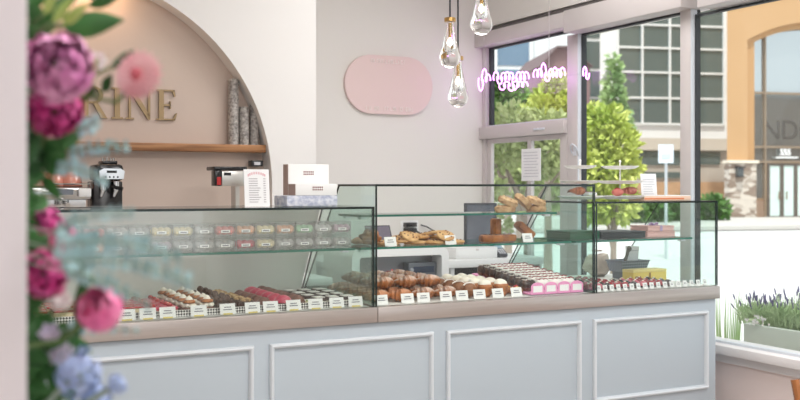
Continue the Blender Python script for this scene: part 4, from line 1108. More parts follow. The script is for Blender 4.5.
# tamper / blender unit
BYY = 5.3
bx_ = lambda px: XY(px, BYY)
bz_ = lambda py: ZY(228, py, BYY)
r = empty('drink_dispenser', (bx_(230), BYY + .1, 1.0), 'steel drink machine with red digital display left of the menu card', 'coffee machine')
m = MB(); m.box(bx_(222), bx_(248), BYY, BYY + .2, bz_(186), bz_(171), bevel=.004); m.build('head', mat('satin steel', (200, 198, 194), .3, .8), r)
m = MB(); m.box(bx_(215), bx_(222) - .001, BYY, BYY + .07, bz_(186), bz_(170.5), bevel=.004); m.build('side_panel', blackg, r)
m = MB(); m.box(bx_(217), bx_(221), BYY - .003, BYY - .0005, bz_(185), bz_(177)); m.build('red_display', mat('red digits', (70, 14, 16), .3, emit=((220, 50, 50), .5)), r, smooth=False)
m = MB(); m.box(bx_(216), bx_(249), BYY + .03, BYY + .18, bz_(170.3), bz_(166.5), bevel=.004); m.build('top_cover', blackg, r)
m = MB(); m.box(bx_(224), bx_(231), BYY - .003, BYY - .0005, bz_(175.5), bz_(172.5)); m.build('badge', pl, r, smooth=False)
m = MB(); m.box(bx_(239), bx_(243), BYY + .06, BYY + .14, 1.02, bz_(186.2)); m.build('column', mat('satin steel', (200, 198, 194), .3, .8), r, smooth=False)
m = MB(); m.box(bx_(214), bx_(247), BYY, BYY + .2, 1.001, 1.02, bevel=.004); m.build('base', blackg, r)

# ------------------------------------------------------------------ pink plaque
PYY = WB - .03
pxa, pxb = XY(345, PYY), XY(432.5, PYY); pzc = H + .726; ph = .42
r = empty('wall_plaque', ((pxa+pxb)/2, PYY, pzc), 'pale pink pill shaped plaque with raised white text', 'sign')
R = ph/2
pts = [(pxb - R + R * math.cos(a), PYY, pzc + R * math.sin(a)) for a in [-math.pi/2 + k * math.pi/20 for k in range(21)]] + [(pxa + R + R * math.cos(a), PYY, pzc + R * math.sin(a)) for a in [math.pi/2 + k * math.pi/20 for k in range(21)]]
m = MB(); m.prism(pts, (0, .029, 0)); m.build('plaque', mat('dusty pink panel', (224, 200, 196), .55), r, angle=30)
m = MB()
def textrow(z, x0, x1, hgt, seed):
    rr = random.Random(seed); x = x0
    while x < x1:
        ww = rr.choice((.012, .016, .018, .01))
        if rr.random() < .14: x += .02; continue
        # letter like strokes
        m.box(x, x + .004, PYY - .004, PYY - .0003, z, z + hgt)
        if rr.random() < .7: m.box(x + .004, x + ww, PYY - .004, PYY - .0003, z + hgt - .004, z + hgt)
        if rr.random() < .6: m.box(x + .004, x + ww, PYY - .004, PYY - .0003, z, z + .004)
        if rr.random() < .5: m.box(x + ww - .001, x + ww + .003, PYY - .004, PYY - .0003, z, z + hgt)
        x += ww + .008
xm = (pxa + pxb)/2
textrow(pzc + .155, xm - .15, xm + .12, .028, 3); textrow(pzc - .185, xm - .19, xm + .17, .028, 5)
m.build('raised_text', mat('white raised text', (238, 226, 222), .5), r, smooth=False)

# ------------------------------------------------------------------ neon sign in front of the narrow window
NX = XW - .15
neonm = mat('neon violet', (240, 170, 255), .4, emit=((236, 150, 255), 3.2))
root = empty('neon_sign', (NX, 5.8, 2.2), 'violet script neon sign hanging before the narrow window', 'neon sign')
def npt(px, py):
    y = YX(px, NX); return Vector((NX, y, H + (YH - py) / F * dep(NX, y)))
rr = random.Random(11)
def scribble(x0, x1, yc, amp, lead, w=4.6):
    pts = []; x = x0; t = 0; a = amp
    nloops = int((x1 - x0) / w)
    for k in range(nloops):
        a = amp * rr.choice((.55, .6, .7, 1.0, .6)); up = rr.random() < .75
        for s_ in range(8):
            th = s_ / 8 * 2 * math.pi
            px = x0 + (k + s_ / 8) * w - math.sin(th) * w * .42
            py = yc + (a if not up else a) * (-(1 - math.cos(th)) * .5) + amp * .3 if up else yc + a * (1 - math.cos(th)) * .5
            pts.append(npt(px, py))
    m = MB(); m.tube(pts, .0052, 6); m.build('script_tube', neonm, root); return pts
p1 = scribble(479, 492, 78, 13, 0, 3.6)
p2 = scribble(494, 531, 76, 14, 0, 3.8)
p3 = scribble(534, 566.5, 73, 14, 0, 3.8)
p4 = scribble(500, 528, 84, 10, 0, 4.5)
p5 = scribble(583.5, 589, 72, 13, 0, 2.6)
m = MB(); 
for a_, b_ in ((npt(480, 80), npt(566, 76)), (npt(566, 76), npt(588, 73)), (npt(500, 87), npt(500, 78)), (npt(527, 86), npt(527, 78))): m.tube([a_, b_], .003, 6)
m.build('carrier_bar', glass('clear acrylic', (.95, .97, .97), 1.45), root)
for px, py in ((549, 68), (484, 74)):
    a_ = npt(px, py); m = MB(); m.tube([a_, (NX, a_.y, CEIL - .001)], .0022, 6); m.build('hanging_wire', mat('clear cord', (190, 184, 184), .4), root)
for i, (px, py, e) in enumerate(((512, 78, .12), (550, 75, .12), (485, 78, .35))):
    l = bpy.data.lights.new('neon_glow', 'POINT'); l.energy = e; l.color = (.85, .3, 1); l.shadow_soft_size = .06
    lo = bpy.data.objects.new('neon_glow', l); COL.objects.link(lo); lo.location = npt(px, py) + Vector((-.03, 0, 0))

# ------------------------------------------------------------------ teardrop pendants
pg = refract('pendant glass', 1.42)
pbrass = mat('brushed brass', (196, 158, 98), .28, .9)
filam = mat('warm bulb', (255, 236, 200), .4, emit=((255, 226, 180), 6))
def pendant(px, ytop, ybot, ywide, d, rpx, lab, captop):
    c = at(px, ybot, d); u = d / F
    x, y, zb = c.x, c.y, c.z; hgt = (ybot - ytop) * u; R = rpx * u; zw_ = (ybot - ywide) * u
    r = empty('pendant_lamp', (x, y, CEIL), lab, 'pendant lamp', 'glass teardrop pendants')
    prof = []
    for k in range(9):
        a = -math.pi/2 + k / 8 * (math.pi/2 + .35); prof.append((R * math.cos(a), zw_ + zw_ * math.sin(a) if a < 0 else zw_ + R * .9 * math.sin(a)))
    r0, z0 = prof[-1]
    for k in range(1, 9):
        t = k / 8; prof.append((r0 + (R * .24 - r0) * (t ** .85), z0 + (hgt - z0) * t))
    prof[0] = (0, prof[0][1])
    # solid drop with a hollow bulb chamber
    ch = [(R * .2, hgt - .001), (R * .34, hgt * .62), (R * .40, hgt * .42), (R * .30, hgt * .33), (0, hgt * .31)]
    m = MB(); m.lathe(prof + ch, 28, (x, y, zb)); m.build('glass_drop', pg, r, fixn=True)
    m = MB(); m.tube([(x, y, zb + hgt - .006), (x, y, zb + hgt * .66)], R * .15, 12); m.build('socket', pbrass, r)
    m = MB(); m.ball((x, y, zb + hgt * .54), (R * .14, R * .14, hgt * .11), 12, 8); m.build('bulb', filam, r)
    m = MB(); m.tube([(x, y, zb + hgt + .001), (x, y, zb + hgt + captop * u)], R * .52, 20); m.build('brass_cap', pbrass, r)
    m = MB(); m.tube([(x, y, zb + hgt + captop * u), (x, y, CEIL - .022)], .0045, 8); m.build('cord', pl, r)
    m = MB(); m.lathe([(0, 0), (.05, 0), (.05, .018), (0, .02)], 24, (x, y, CEIL - .0205)); m.build('ceiling_cup', pbrass, r)
    l = bpy.data.lights.new('bulb_light', 'POINT'); l.energy = .8; l.color = (1, .86, .66); l.shadow_soft_size = .02
    lo = bpy.data.objects.new('bulb_light', l); COL.objects.link(lo); lo.location = (x, y, zb + hgt * .54)
pendant(450, 22, 68, 57, 4.8, 11, 'glass teardrop pendant hanging left of the other two', 4)
pendant(481.5, -12, 35, 24, 4.9, 11.5, 'glass teardrop pendant hanging highest of the three', 4)
pendant(458, 60.5, 107.5, 96.5, 4.95, 10.5, 'glass teardrop pendant hanging lowest of the three', 4)
# chair at the right edge
cw = mat('varnished beech', (176, 112, 62), .45, var=(8, .6), col2=(130, 78, 42), stretch=(3, 3, .5))
dC = 3.7
p0 = at(806, 382, dC); 
r = empty('dining_chair', (p0.x + .2, p0.y + .1, 0), 'brown wooden chair back just inside the frame below the sill', 'chair')
X0, Y0, Z0 = p0.x, p0.y, p0.z
for dx, tall, dy in ((0, 1, 0), (.38, 1, 0), (0, 0, -.38), (.38, 0, -.38)):
    m = MB(); top_ = Z0 if tall else .43
    m.tube([(X0 + dx, Y0 + dy + (.03 if tall else 0), 0), (X0 + dx, Y0 + dy, .43)] + ([(X0 + dx, Y0 + dy + .02, .65), (X0 + dx, Y0 + dy + .05, Z0)] if tall else []), .016, 8); m.build('leg', cw, r)
m = MB(); m.box(X0 - .02, X0 + .40, Y0 - .42, Y0 - .02, .431, .455, bevel=.01); m.build('seat', cw, r)
for z in (.62, .74): 
    m = MB(); m.box(X0 + .018, X0 + .362, Y0 + .015, Y0 + .035, z, z + .05, bevel=.006); m.build('back_rail', cw, r)
# ------------------------------------------------------------------ flower garland behind the near wall end
wall_face = px_edge.x
def petal_mat(name, c, c2): return mat(name, c, .6, var=(30, .8), col2=c2, sss=.05)
pet_mauve = petal_mat('mauve petals', (206, 122, 176), (232, 170, 204)); pet_mag = petal_mat('magenta petals', (216, 56, 146), (240, 120, 184))
pet_pink = petal_mat('pink petals', (228, 104, 160), (244, 158, 192)); pet_soft = petal_mat('soft pink petals', (238, 170, 178), (250, 212, 212)); pet_white = petal_mat('white petals', (238, 230, 226), (250, 246, 244))
pet_blue = petal_mat('blue hydrangea petals', (150, 172, 220), (190, 204, 236)); pet_lil = petal_mat('lilac petals', (196, 186, 214), (226, 216, 226))
leaf_dk = mat('dark leaf', (36, 84, 36), .5, var=(12, .8), col2=(62, 122, 50)); leaf_lt = mat('lime leaf', (150, 176, 86), .5, var=(14, .6), col2=(190, 206, 130))
leaf_eu = mat('eucalyptus leaf', (150, 190, 194), .6, var=(16, .8), col2=(196, 220, 224)); stem_m = mat('green stem', (88, 112, 64), .6)
def frame_to(dirv):
    z = Vector(dirv).normalized(); return z.to_track_quat('Z', 'Y').to_matrix().to_4x4()
TOC = Vector((-ST, -CT, 0))     # roughly towards the lens
def petal(m, M, R, th0, th1, az, wd, ruf, seed):
    def fn(u, v):
        th = th0 + (th1 - th0) * v
        w_ = wd * math.sin(math.pi * min(1, .18 + .62 * v)) * (1 - .25 * max(0, v - .8) / .2)
        a = az + (u - .5) * w_
        r = R * (1 + ruf * math.sin(u * 9 + seed) * v * v + .06 * math.sin(v * 3.1))
        return M @ Vector((r * math.sin(th) * math.cos(a), r * math.sin(th) * math.sin(a), -r * math.cos(th)))
    m.grid(fn, 5, 5)
def leaf_shape(m, base, tip, wid, nrm, curl=.15):
    base, tip, nrm = Vector(base), Vector(tip), Vector(nrm).normalized(); ax = tip - base; L = ax.length; s = ax.cross(nrm).normalized()
    def fn(u, v):
        w_ = wid * math.sin(math.pi * (v ** .8) * .97 + .04)
        return base + ax * v + s * (u - .5) * w_ + nrm * (curl * L * (v * (1 - v)) - abs(u - .5) * w_ * .3)
    m.grid(fn, 4, 6)
def stem_to_wall(p):
    q = Vector((wall_face + .004, max(p.y + .05, 1.3), p.z - .05)); return [p, (p + q) / 2 + Vector((0, .02, -.02)), q]
def peony(px, py, rpx, d, mo, mi, lab, tilt=(0, 0, 0), openness=1.0):
    c = at(px, py, d); R = rpx / F * d
    r = empty('peony_flower', c, lab, 'flower', 'flowers on the garland')
    M = Matrix.Translation(c) @ frame_to(TOC + Vector(tilt))
    rr = random.Random(int(px * 7 + py))
    for nm, mm, layers in (('outer_petals', mo, ((1.0, 6, 1.75 * openness), (.93, 6, 1.95 * openness))), ('inner_petals', mi, ((.80, 6, 2.25), (.64, 5, 2.5), (.46, 5, 2.7), (.28, 4, 2.8)))):
        m = MB()
        for L, (s, n, th1) in enumerate(layers):
            for k in range(n): petal(m, M, R * s * rr.uniform(.94, 1.06), .25, min(th1 * rr.uniform(.92, 1.06), 2.95), k * 2 * math.pi / n + L * .5 + rr.uniform(-.2, .2), 2.2 * 2 * math.pi / n / 2, .07, rr.random() * 6)
        m.build(nm, mm, r, fixn=False)
    m = MB(); m.ball(c - (TOC + Vector(tilt)).normalized() * R * .55, R * .5, 12, 8); m.tube(stem_to_wall(c - TOC * R * .9), .004, 6); m.build('stem', stem_m, r)
    return r
W2 = wall_face
peony(57, 66, 36, 1.20, pet_mauve, pet_mauve, 'large mauve peony, uppermost big flower on the garland', (.1, 0, .2))
peony(55, 111, 26, 1.22, pet_mag, pet_mag, 'magenta peony tucked under the large mauve peony', (.3, 0, -.35))
peony(44, 274, 25, 1.24, pet_pink, pet_mag, 'pink peony beside the wall end above the blue blossoms', (.2, 0, .1))
peony(100, 309, 22, 1.20, pet_pink, pet_pink, 'half closed pink peony bud hanging out beside the cake tags', (-.1, 0, .9), 1.25)
peony(40, 226, 22, 1.30, pet_mag, pet_mag, 'deep magenta peony partly behind the wall edge', (.2, 0, .3))
peony(64, 238, 13, 1.25, pet_pink, pet_soft, 'small pink peony bud between the two lower peonies', (.3, 0, .5), 1.2)
# gerbera
c = at(140, 76, 1.22); R = .0335
r = empty('gerbera_flower', c, 'soft pink daisy flower with dark centre beside the letters', 'flower', 'flowers on the garland')
M = Matrix.Translation(c) @ frame_to(TOC + Vector((-.2, .1, .15)))
m = MB()
for ring, (n, l, z) in enumerate(((18, 1, 0), (18, .86, .003), (14, .66, .006), (10, .42, .009))):
    for k in range(n):
        a = k * 2 * math.pi / n + ring * .17
        p0 = M @ Vector((.004 * math.cos(a), .004 * math.sin(a), z)); p1 = M @ Vector((R * l * math.cos(a), R * l * math.sin(a), z + .004 - ring * .0))
        leaf_shape(m, p0, p1, R * .34 * (.6 + .4 * l), M.to_3x3() @ Vector((0, 0, 1)), .2)
m.build('petals', pet_soft, r, fixn=False)
m = MB(); m.ball((0, 0, .009), (R * .26, R * .26, .006), 14, 8, M=M, nz=.3, nf=300); m.build('flower_centre', mat('rose centre', (196, 92, 104), .6), r)
m = MB(); m.tube([c - TOC * .004, c + Vector((-.02, .04, -.03)), c + Vector((-.05, .08, -.02)), Vector((W2 + .003, 1.36, c.z - .01))], .0028, 6); m.build('stem', stem_m, r)
# small white blossoms
for i, (px, py, rp) in enumerate(((98, 62, 11), (62, 300, 12), (50, 334, 12))):
    c = at(px, py, 1.27); R = rp / F * 1.27
    r = empty('blossom', c, ('small white blossom between the mauve peony and the pink daisy', 'cream blossom left of the half closed peony bud', 'lilac white blossom above the blue hydrangea')[i], 'flower', 'flowers on the garland')
    M = Matrix.Translation(c) @ frame_to(TOC + Vector((.1, 0, .3)))
    m = MB()
    for ring in range(3):
        for k in range(6):
            a = k * math.pi / 3 + ring * .5; leaf_shape(m, M @ Vector((0, 0, ring * .002)), M @ Vector((R * (1 - ring * .25) * math.cos(a), R * (1 - ring * .25) * math.sin(a), R * .35 + ring * .003)), R * .9, M.to_3x3() @ Vector((0, 0, 1)), -.2)
    m.build('petals', pet_white if i < 2 else pet_lil, r, fixn=False)
    m = MB(); m.tube(stem_to_wall(c), .0025, 6); m.build('stem', stem_m, r)
# hydrangeas
def hydrangea(px, py, rpx, d, mm, lab):
    c = at(px, py, d); R = rpx / F * d
    r = empty('hydrangea_flower', c, lab, 'flower', 'flowers on the garland'); rr = random.Random(int(px + py * 3))
    m = MB()
    for k in range(46):
        z = 1 - 2 * (k + .5) / 46; a = k * 2.39996; q = math.sqrt(1 - z * z); n = Vector((q * math.cos(a), q * math.sin(a), z))
        p = c + n * R * rr.uniform(.72, 1.22); Mx = Matrix.Translation(p) @ frame_to(n)
        for j in range(4):
            b_ = j * math.pi / 2 + k; leaf_shape(m, p, Mx @ Vector((R * .36 * math.cos(b_), R * .36 * math.sin(b_), .001)), R * .32, n, .1)
    m.build('petals', mm, r, fixn=False)
    m = MB(); m.ball(c, R * .66, 10, 8); m.tube(stem_to_wall(c), .004, 6); m.build('flower_head', mat('pale green core', (150, 166, 150), .7), r)
hydrangea(78, 372, 21, 1.22, pet_blue, 'blue hydrangea at the foot of the visible garland')
hydrangea(117, 384, 9, 1.2, pet_blue, 'small pale blue blossom cluster beside the blue hydrangea')
hydrangea(60, 352, 13, 1.28, pet_lil, 'lilac hydrangea cluster behind the blue hydrangea')
hydrangea(92, 398, 17, 1.25, pet_blue, 'blue hydrangea cluster cut by the bottom of the view')
# leaf sprays
def leafspray(lab, leaves, mm, d, name='leaf_spray'):
    c = at(leaves[0][0], leaves[0][1], d)
    r = empty(name, c, lab, 'leaves', 'leaf sprays on the garland'); m = MB(); s = MB(); 
    root_ = Vector((W2 + .003, 1.36, c.z))
    for (x0, y0, x1, y1, w_) in leaves:
        a, b_ = at(x0, y0, d), at(x1, y1, d - .02); leaf_shape(m, a, b_, w_ / F * d, TOC + Vector((random.uniform(-.4, .4), 0, random.uniform(-.1, .6))), .12)
        s.tube([root_, (root_ + a) / 2 + Vector((0, .01, -.008)), a], .0022, 5)
    m.build('leaf_blades', mm, r, fixn=False); s.build('stems', stem_m, r)
leafspray('broad dark green leaves above the mauve peony', [(62, 26, 124, 20, 30), (48, 36, 30, 2, 26), (42, 18, 84, -12, 22), (88, 6, 122, -6, 14), (36, 52, 28, 20, 22)], leaf_dk, 1.27)
leafspray('lime green leaves between the upper leaves and the peony', [(52, 22, 74, -4, 14), (62, 24, 88, 4, 13), (44, 14, 56, -10, 12)], leaf_lt, 1.23)
leafspray('long lime green leaf between the mauve peony and the pink daisy', [(80, 98, 98, 56, 13)], leaf_lt, 1.23)
leafspray('dark green leaves around the letters beneath the mauve peony', [(76, 98, 96, 86, 16), (102, 92, 112, 74, 12), (110, 68, 134, 50, 14), (78, 120, 62, 152, 20), (44, 140, 66, 160, 22)], leaf_dk, 1.28)
leafspray('dark green leaves below the magenta peony beside the coffee machine', [(40, 140, 54, 178, 22), (34, 150, 30, 190, 20), (44, 150, 76, 136, 16), (46, 196, 30, 212, 18), (40, 176, 62, 200, 15)], leaf_dk, 1.29)
leafspray('dark green leaves beside the half closed peony bud', [(78, 330, 86, 268, 16), (72, 262, 94, 284, 18), (56, 252, 32, 246, 22), (50, 312, 30, 344, 26), (66, 322, 46, 352, 24), (88, 300, 74, 344, 14)], leaf_dk, 1.28)
leafspray('dark green leaves behind the blue hydrangea', [(44, 350, 30, 396, 26), (52, 364, 74, 404, 26), (40, 388, 60, 418, 26), (62, 340, 92, 352, 18), (34, 330, 44, 370, 20)], leaf_dk, 1.29)
# eucalyptus sprigs
def eucalyptus(px0, py0, px1, py1, d, sag, lab, n=9, sz=9, mm=None):
    a, b_ = at(px0, py0, d + .02), at(px1, py1, d - .04)
    r = empty('eucalyptus_sprig', a, lab, 'leaves', 'eucalyptus sprigs on the garland')
    pts = [a + (b_ - a) * t + Vector((0, 0, sag * math.sin(t * math.pi))) for t in [k / 10 for k in range(11)]]
    m = MB(); m.tube([Vector((W2 + .003, 1.36, a.z))] + pts, .0012, 6); m.build('stem', mat('grey green stem', (140, 160, 140), .6), r)
    m = MB(); rr = random.Random(int(px1 * 13 + py1))
    for k in range(n):
        t = (k + .6) / n; p = a + (b_ - a) * t + Vector((0, 0, sag * math.sin(t * math.pi)))
        for s_ in (-1, 1):
            dv = (b_ - a).normalized() * .5 + Vector((rr.uniform(-.3, .3), rr.uniform(-.4, .4), s_ * rr.uniform(.5, 1)))
            L = sz / F * d * rr.uniform(.8, 1.2) * (1.1 - .4 * t); leaf_shape(m, p, p + dv.normalized() * L, L * .8, TOC + Vector((rr.uniform(-.6, .6), 0, rr.uniform(-.6, .6))), .15)
    m.build('leaves', mm or leaf_eu, r, fixn=False)
eucalyptus(48, 160, 128, 146, 1.27, .006, 'grey green sprig reaching over the oak shelf end', 9, 11)
eucalyptus(46, 165, 106, 180, 1.27, .004, 'grey green sprig in front of the espresso machine', 8, 12)
eucalyptus(50, 248, 178, 258, 1.08, .012, 'longest grey green sprig reaching over the macaron boxes', 13, 15)
eucalyptus(56, 262, 190, 282, 1.06, .010, 'grey green sprig reaching over the cake slices', 13, 14)
eucalyptus(52, 232, 132, 214, 1.06, .008, 'grey green sprig rising toward the left case top', 9, 11)
eucalyptus(60, 270, 150, 306, 1.10, .006, 'grey green sprig drooping past the pink peony bud', 9, 12)
eucalyptus(80, 130, 98, 122, 1.24, .0, 'short grey green tip under the letter sign', 4, 12)
eucalyptus(64, 330, 140, 332, 1.25, .004, 'thin grey green sprig over the counter edge', 7, 8)
# supporting vine on the wall end
r = empty('garland_vine', (W2, 1.36, 0), 'dark leafy vine running up behind the flowers on the wall end', 'vine')
m = MB(); m.tube([(W2 + .006 + .004 * math.sin(k * 1.3), 1.36 + .01 * math.cos(k), .2 + k * .1) for k in range(25)], .006, 8); m.build('stem', mat('brown vine stem', (86, 74, 54), .7), r)
m = MB(); rr = random.Random(5)
for k in range(150):
    z = rr.uniform(1.18, 1.76); p = Vector((W2 + .008, 1.36 + rr.uniform(-.03, .03), z)); dv = Vector((rr.uniform(.15, 1), rr.uniform(-.5, .5), rr.uniform(-.8, .8))).normalized()
    L = rr.uniform(.022, .05); leaf_shape(m, p, p + dv * L, L * .42, Vector((-.3, -1, rr.uniform(-.3, .6))), .15)
m.build('leaves', leaf_dk, r, fixn=False)
# ------------------------------------------------------------------ street outside
asphalt = mat('pale asphalt', (205, 205, 203), .9, var=(1.2, .3), col2=(192, 192, 192))
paving = mat('pale concrete paving', (192, 188, 182), .85, var=(1.5, .4), col2=(190, 186, 180))
b = MB(); b.box(XW + .16, 140, -60, 140, -.2, -.03); struct(b.build('road', asphalt, smooth=False))
b = MB(); b.box(XW + .15, 6.6, -20, 16, -.029, .0); struct(b.build('pavement', paving, smooth=False))
class Facade:
    """a street front: t runs along it, o comes out of it towards the street"""
    def __init__(s, px, d, slope=.244):
        n = math.hypot(1, slope); s.f = (1 / n, slope / n); s.o = ((px - 400) / F * d, d)
    def t(s, px):
        k = (px - 400) / F; r0, d0 = s.o; return (d0 * k - r0) / (s.f[0] - s.f[1] * k)
    def p(s, t, o, z):
        r = s.o[0] + s.f[0] * t + s.f[1] * o; d = s.o[1] + s.f[1] * t - s.f[0] * o; return rd(r, d, z)
    def z(s, px, py): 
        d = s.o[1] + s.f[1] * s.t(px); return H + (YH - py) / F * d
    def box(s, m, t0, t1, z0, z1, o0, o1, mi=0):
        m.prism([s.p(t0, o0, z0), s.p(t1, o0, z0), s.p(t1, o0, z1), s.p(t0, o0, z1)], s.p(t0, o1, 0) - s.p(t0, o0, 0), mi)
    def poly(s, m, pts, o0, o1, mi=0, vec=None):
        m.prism([s.p(t, o0, z) for t, z in pts], vec if vec is not None else s.p(0, o1, 0) - s.p(0, o0, 0), mi)
# tan building with the arched glass front
TF = Facade(724, 44)
tan = mat('tan stucco', (192, 154, 112), .85, var=(.6, .3), col2=(184, 146, 102)); tan2 = mat('tan reveal stucco', (184, 144, 100), .85)
darkglass = mat('dark reflective glass', (116, 134, 134), .04, .42, spec=1.0)
frame_b = mat('bronze window frame', (150, 132, 112), .4, .3)
stone = mat('ledge stone', (206, 196, 184), .85, var=(2.6, 1), col2=(140, 122, 108), kind='voronoi', stretch=(1, 1, 2.2), bump=(6, .6))
tb = empty('tan_building', TF.p(4, 0, 0), 'tan stucco building with arched glass front and stone pier', 'building')
t0, t1, t2 = TF.t(727), TF.t(747.5), TF.t(757)
tc = 4.9; R0 = tc - t1
def arch_pts(hw, zs, rise, n=24):
    Rr = (hw * hw + rise * rise) / (2 * rise); a0 = math.asin(hw / Rr)
    return [(tc + Rr * math.sin(a), zs + rise - Rr + Rr * math.cos(a)) for a in [-a0 + 2 * a0 * k / n for k in range(n + 1)]]
zs = TF.z(747.5, 40)
m = MB(); TF.poly(m, [(t0, 0), (t1, 0)] + arch_pts(R0, zs, .95) + [(2 * tc - t1, 0), (14, 0), (14, 15), (t0, 15)], 0, -.5, vec=rd(.18, .5)); m.build('front_wall', tan, tb, smooth=False)
hw2 = tc - t2
m = MB(); TF.poly(m, [(t1 + .001, 0), (t2, 0)] + arch_pts(hw2, zs - .05, .75) + [(2 * tc - t2, 0), (2 * tc - t1 - .001, 0), (2 * tc - t1 - .001, zs)] + arch_pts(R0 - .001, zs, .949)[::-1][1:-1] + [(t1 + .001, zs)], -.2, -.55); m.build('arch_reveal', tan2, tb, smooth=False)
m = MB(); TF.box(m, t0 + 5.2, 14, 0, 14.9, -2.5, -8); m.build('rear_mass', tan, tb, smooth=False)
zt1, zt2, zt3 = TF.z(771, 161.5), TF.z(771, 146.5), TF.z(771, 92)
tm1 = TF.t(771.5); td0, td1 = TF.t(775), TF.t(800)
ztop = zs + .7
for i, (ta, tb_, za, zb_) in enumerate(((t2 - .1, tm1, .9, zt1), (t2 - .1, tm1, zt1, zt2), (t2 - .1, tm1, zt2, zt3), (t2 - .1, tm1, zt3, ztop), (tm1, 2*tc - tm1, zt1, zt2), (tm1, tc + .2, zt2, zt3), (tm1, tc + .2, zt3, ztop), (tc + .2, 2 * tc - t2, zt2, ztop))):
    m = MB(); TF.box(m, ta + .04, tb_ - .04, za + .04, zb_ - .04, -.62, -.58); m.build('window_pane', mat('mirror window glass', (186, 192, 192), .04, .85), tb, smooth=False)
m = MB()
for t_ in (t2 - .06, tm1, 2 * tc - tm1): TF.box(m, t_ - .04, t_ + .04, 0, ztop, -.57, -.45)
TF.box(m, tc + .16, tc + .24, zt2, ztop, -.57, -.45)
for z_ in (zt1, zt2, zt3): TF.box(m, t2 - .1, 2 * tc - t2, z_ - .05, z_ + .05, -.575, -.46)
m.build('window_frame', frame_b, tb, smooth=False)
m = MB(); TF.box(m, t2 - .1, tm1 - .04, 0, .88, -.62, -.5); m.build('bulkhead', mat('brown bulkhead', (150, 124, 104), .7), tb, smooth=False)
# doors
dpane = mat('frosted door glass', (214, 232, 226), .2, spec=.6)
dw = (td1 - td0) * .56
dframe = mat('bronze door frame', (112, 104, 96), .4, .3)
for k in range(3):
    a_ = td0 + k * dw
    m = MB(); TF.box(m, a_, a_ + .09, .02, zt1 - .06, -.62, -.5); TF.box(m, a_ + dw - .1, a_ + dw - .01, .02, zt1 - .06, -.62, -.5)
    TF.box(m, a_ + .091, a_ + dw - .101, .02, .14, -.62, -.5); TF.box(m, a_ + .091, a_ + dw - .101, zt1 - .17, zt1 - .06, -.62, -.5)
    do = m.build('door', dframe, tb, smooth=False)
    m = MB(); TF.box(m, a_ + .092, a_ + dw - .102, .141, zt1 - .171, -.57, -.54); m.build('door_glass', dpane, do, smooth=False)
    m = MB(); hx = a_ + (dw - .2 if k != 1 else .2); TF.box(m, hx, hx + .04, .9, 1.25, -.49, -.45); m.build('door_handle', frame_b, do, smooth=False)
# number over the door
ang = math.atan2((TF.p(1, 0, 0) - TF.p(0, 0, 0)).y, (TF.p(1, 0, 0) - TF.p(0, 0, 0)).x)
def facade_text(body, px, py, hpx, name, mm, o=-.44, spacing=1.0, bold=0):
    t_ = TF.t(px); z_ = TF.z(px, py); sz = hpx / F * 44.6 / .70
    M = Matrix.Translation(TF.p(t_, o, z_)) @ Matrix.Rotation(ang, 4, 'Z') @ Matrix.Rotation(math.pi/2, 4, 'X')
    return text_mesh(body, sz, .015, name, mm, tb, M, spacing, bold)
whl = mat('white sign letters', (250, 250, 250), .5)
facade_text('555', 786, 154.6, 5.8, 'number', whl, spacing=1.0, bold=.012)
m = MB(); rr = random.Random(2); x = TF.t(782.2)
while x < TF.t(803):
    w_ = rr.uniform(.05, .09); TF.box(m, x, x + w_, TF.z(786, 158), TF.z(786, 156.3), -.45, -.43); x += w_ + .022
m.build('small_lettering', whl, tb, smooth=False)
facade_text('NDR', 770, 138, 19, 'glass_lettering', mat('grey glass letters', (80, 75, 70), .5), -.575, 1.0)
# stone pier
tp0, tp1 = TF.t(724), TF.t(750.5)
m = MB(); TF.box(m, tp0, tp1, 0, TF.z(737, 163.5), .02, .45); m.build('stone_pier', stone, tb, smooth=False)
m = MB(); TF.box(m, tp0 - .08, tp1 + .08, TF.z(737, 163.4), TF.z(737, 160.5), .0, .53); m.build('pier_cap', mat('cast stone cap', (232, 220, 202), .7), tb, smooth=False)
tl = TF.t(732); lz = TF.z(733, 171)
root = empty('wall_lantern', TF.p(tl, .5, lz), 'small dark lantern on the stone pier', 'lantern')
m = MB(); TF.box(m, tl - .12, tl + .12, lz - .22, lz + .12, .5, .72); m.build('lantern_glass', mat('smoky lantern', (86, 92, 94), .3), root, smooth=False)
m = MB(); TF.box(m, tl - .17, tl + .17, lz + .121, lz + .18, .47, .76); TF.box(m, tl - .14, tl + .14, lz - .27, lz - .221, .49, .74); TF.box(m, tl - .04, tl + .04, lz - .02, lz + .1, .451, .499); m.build('lantern_cap', mat('dark iron', (44, 46, 48), .5), root, smooth=False)
# pavement in front with a kerbed island
m = MB(); TF.poly(m, [(-40, 0), (20, 0), (20, .13), (-40, .13)], .5, 9.0)
struct(m.build('sidewalk', paving, smooth=False))
il = TF.p(-1, 15, 0)
m = MB(); pts = []
for k in range(24):
    a = k * math.pi / 12; pts.append(TF.p(1.3 + 1.9 * math.cos(a) , 11.5 + 1.2 * math.sin(a), 0))
m.prism(pts, (0, 0, .16)); struct(m.build('kerb', mat('tan kerb concrete', (214, 196, 172), .85), smooth=False), 'low kerbed traffic island before the tan building')
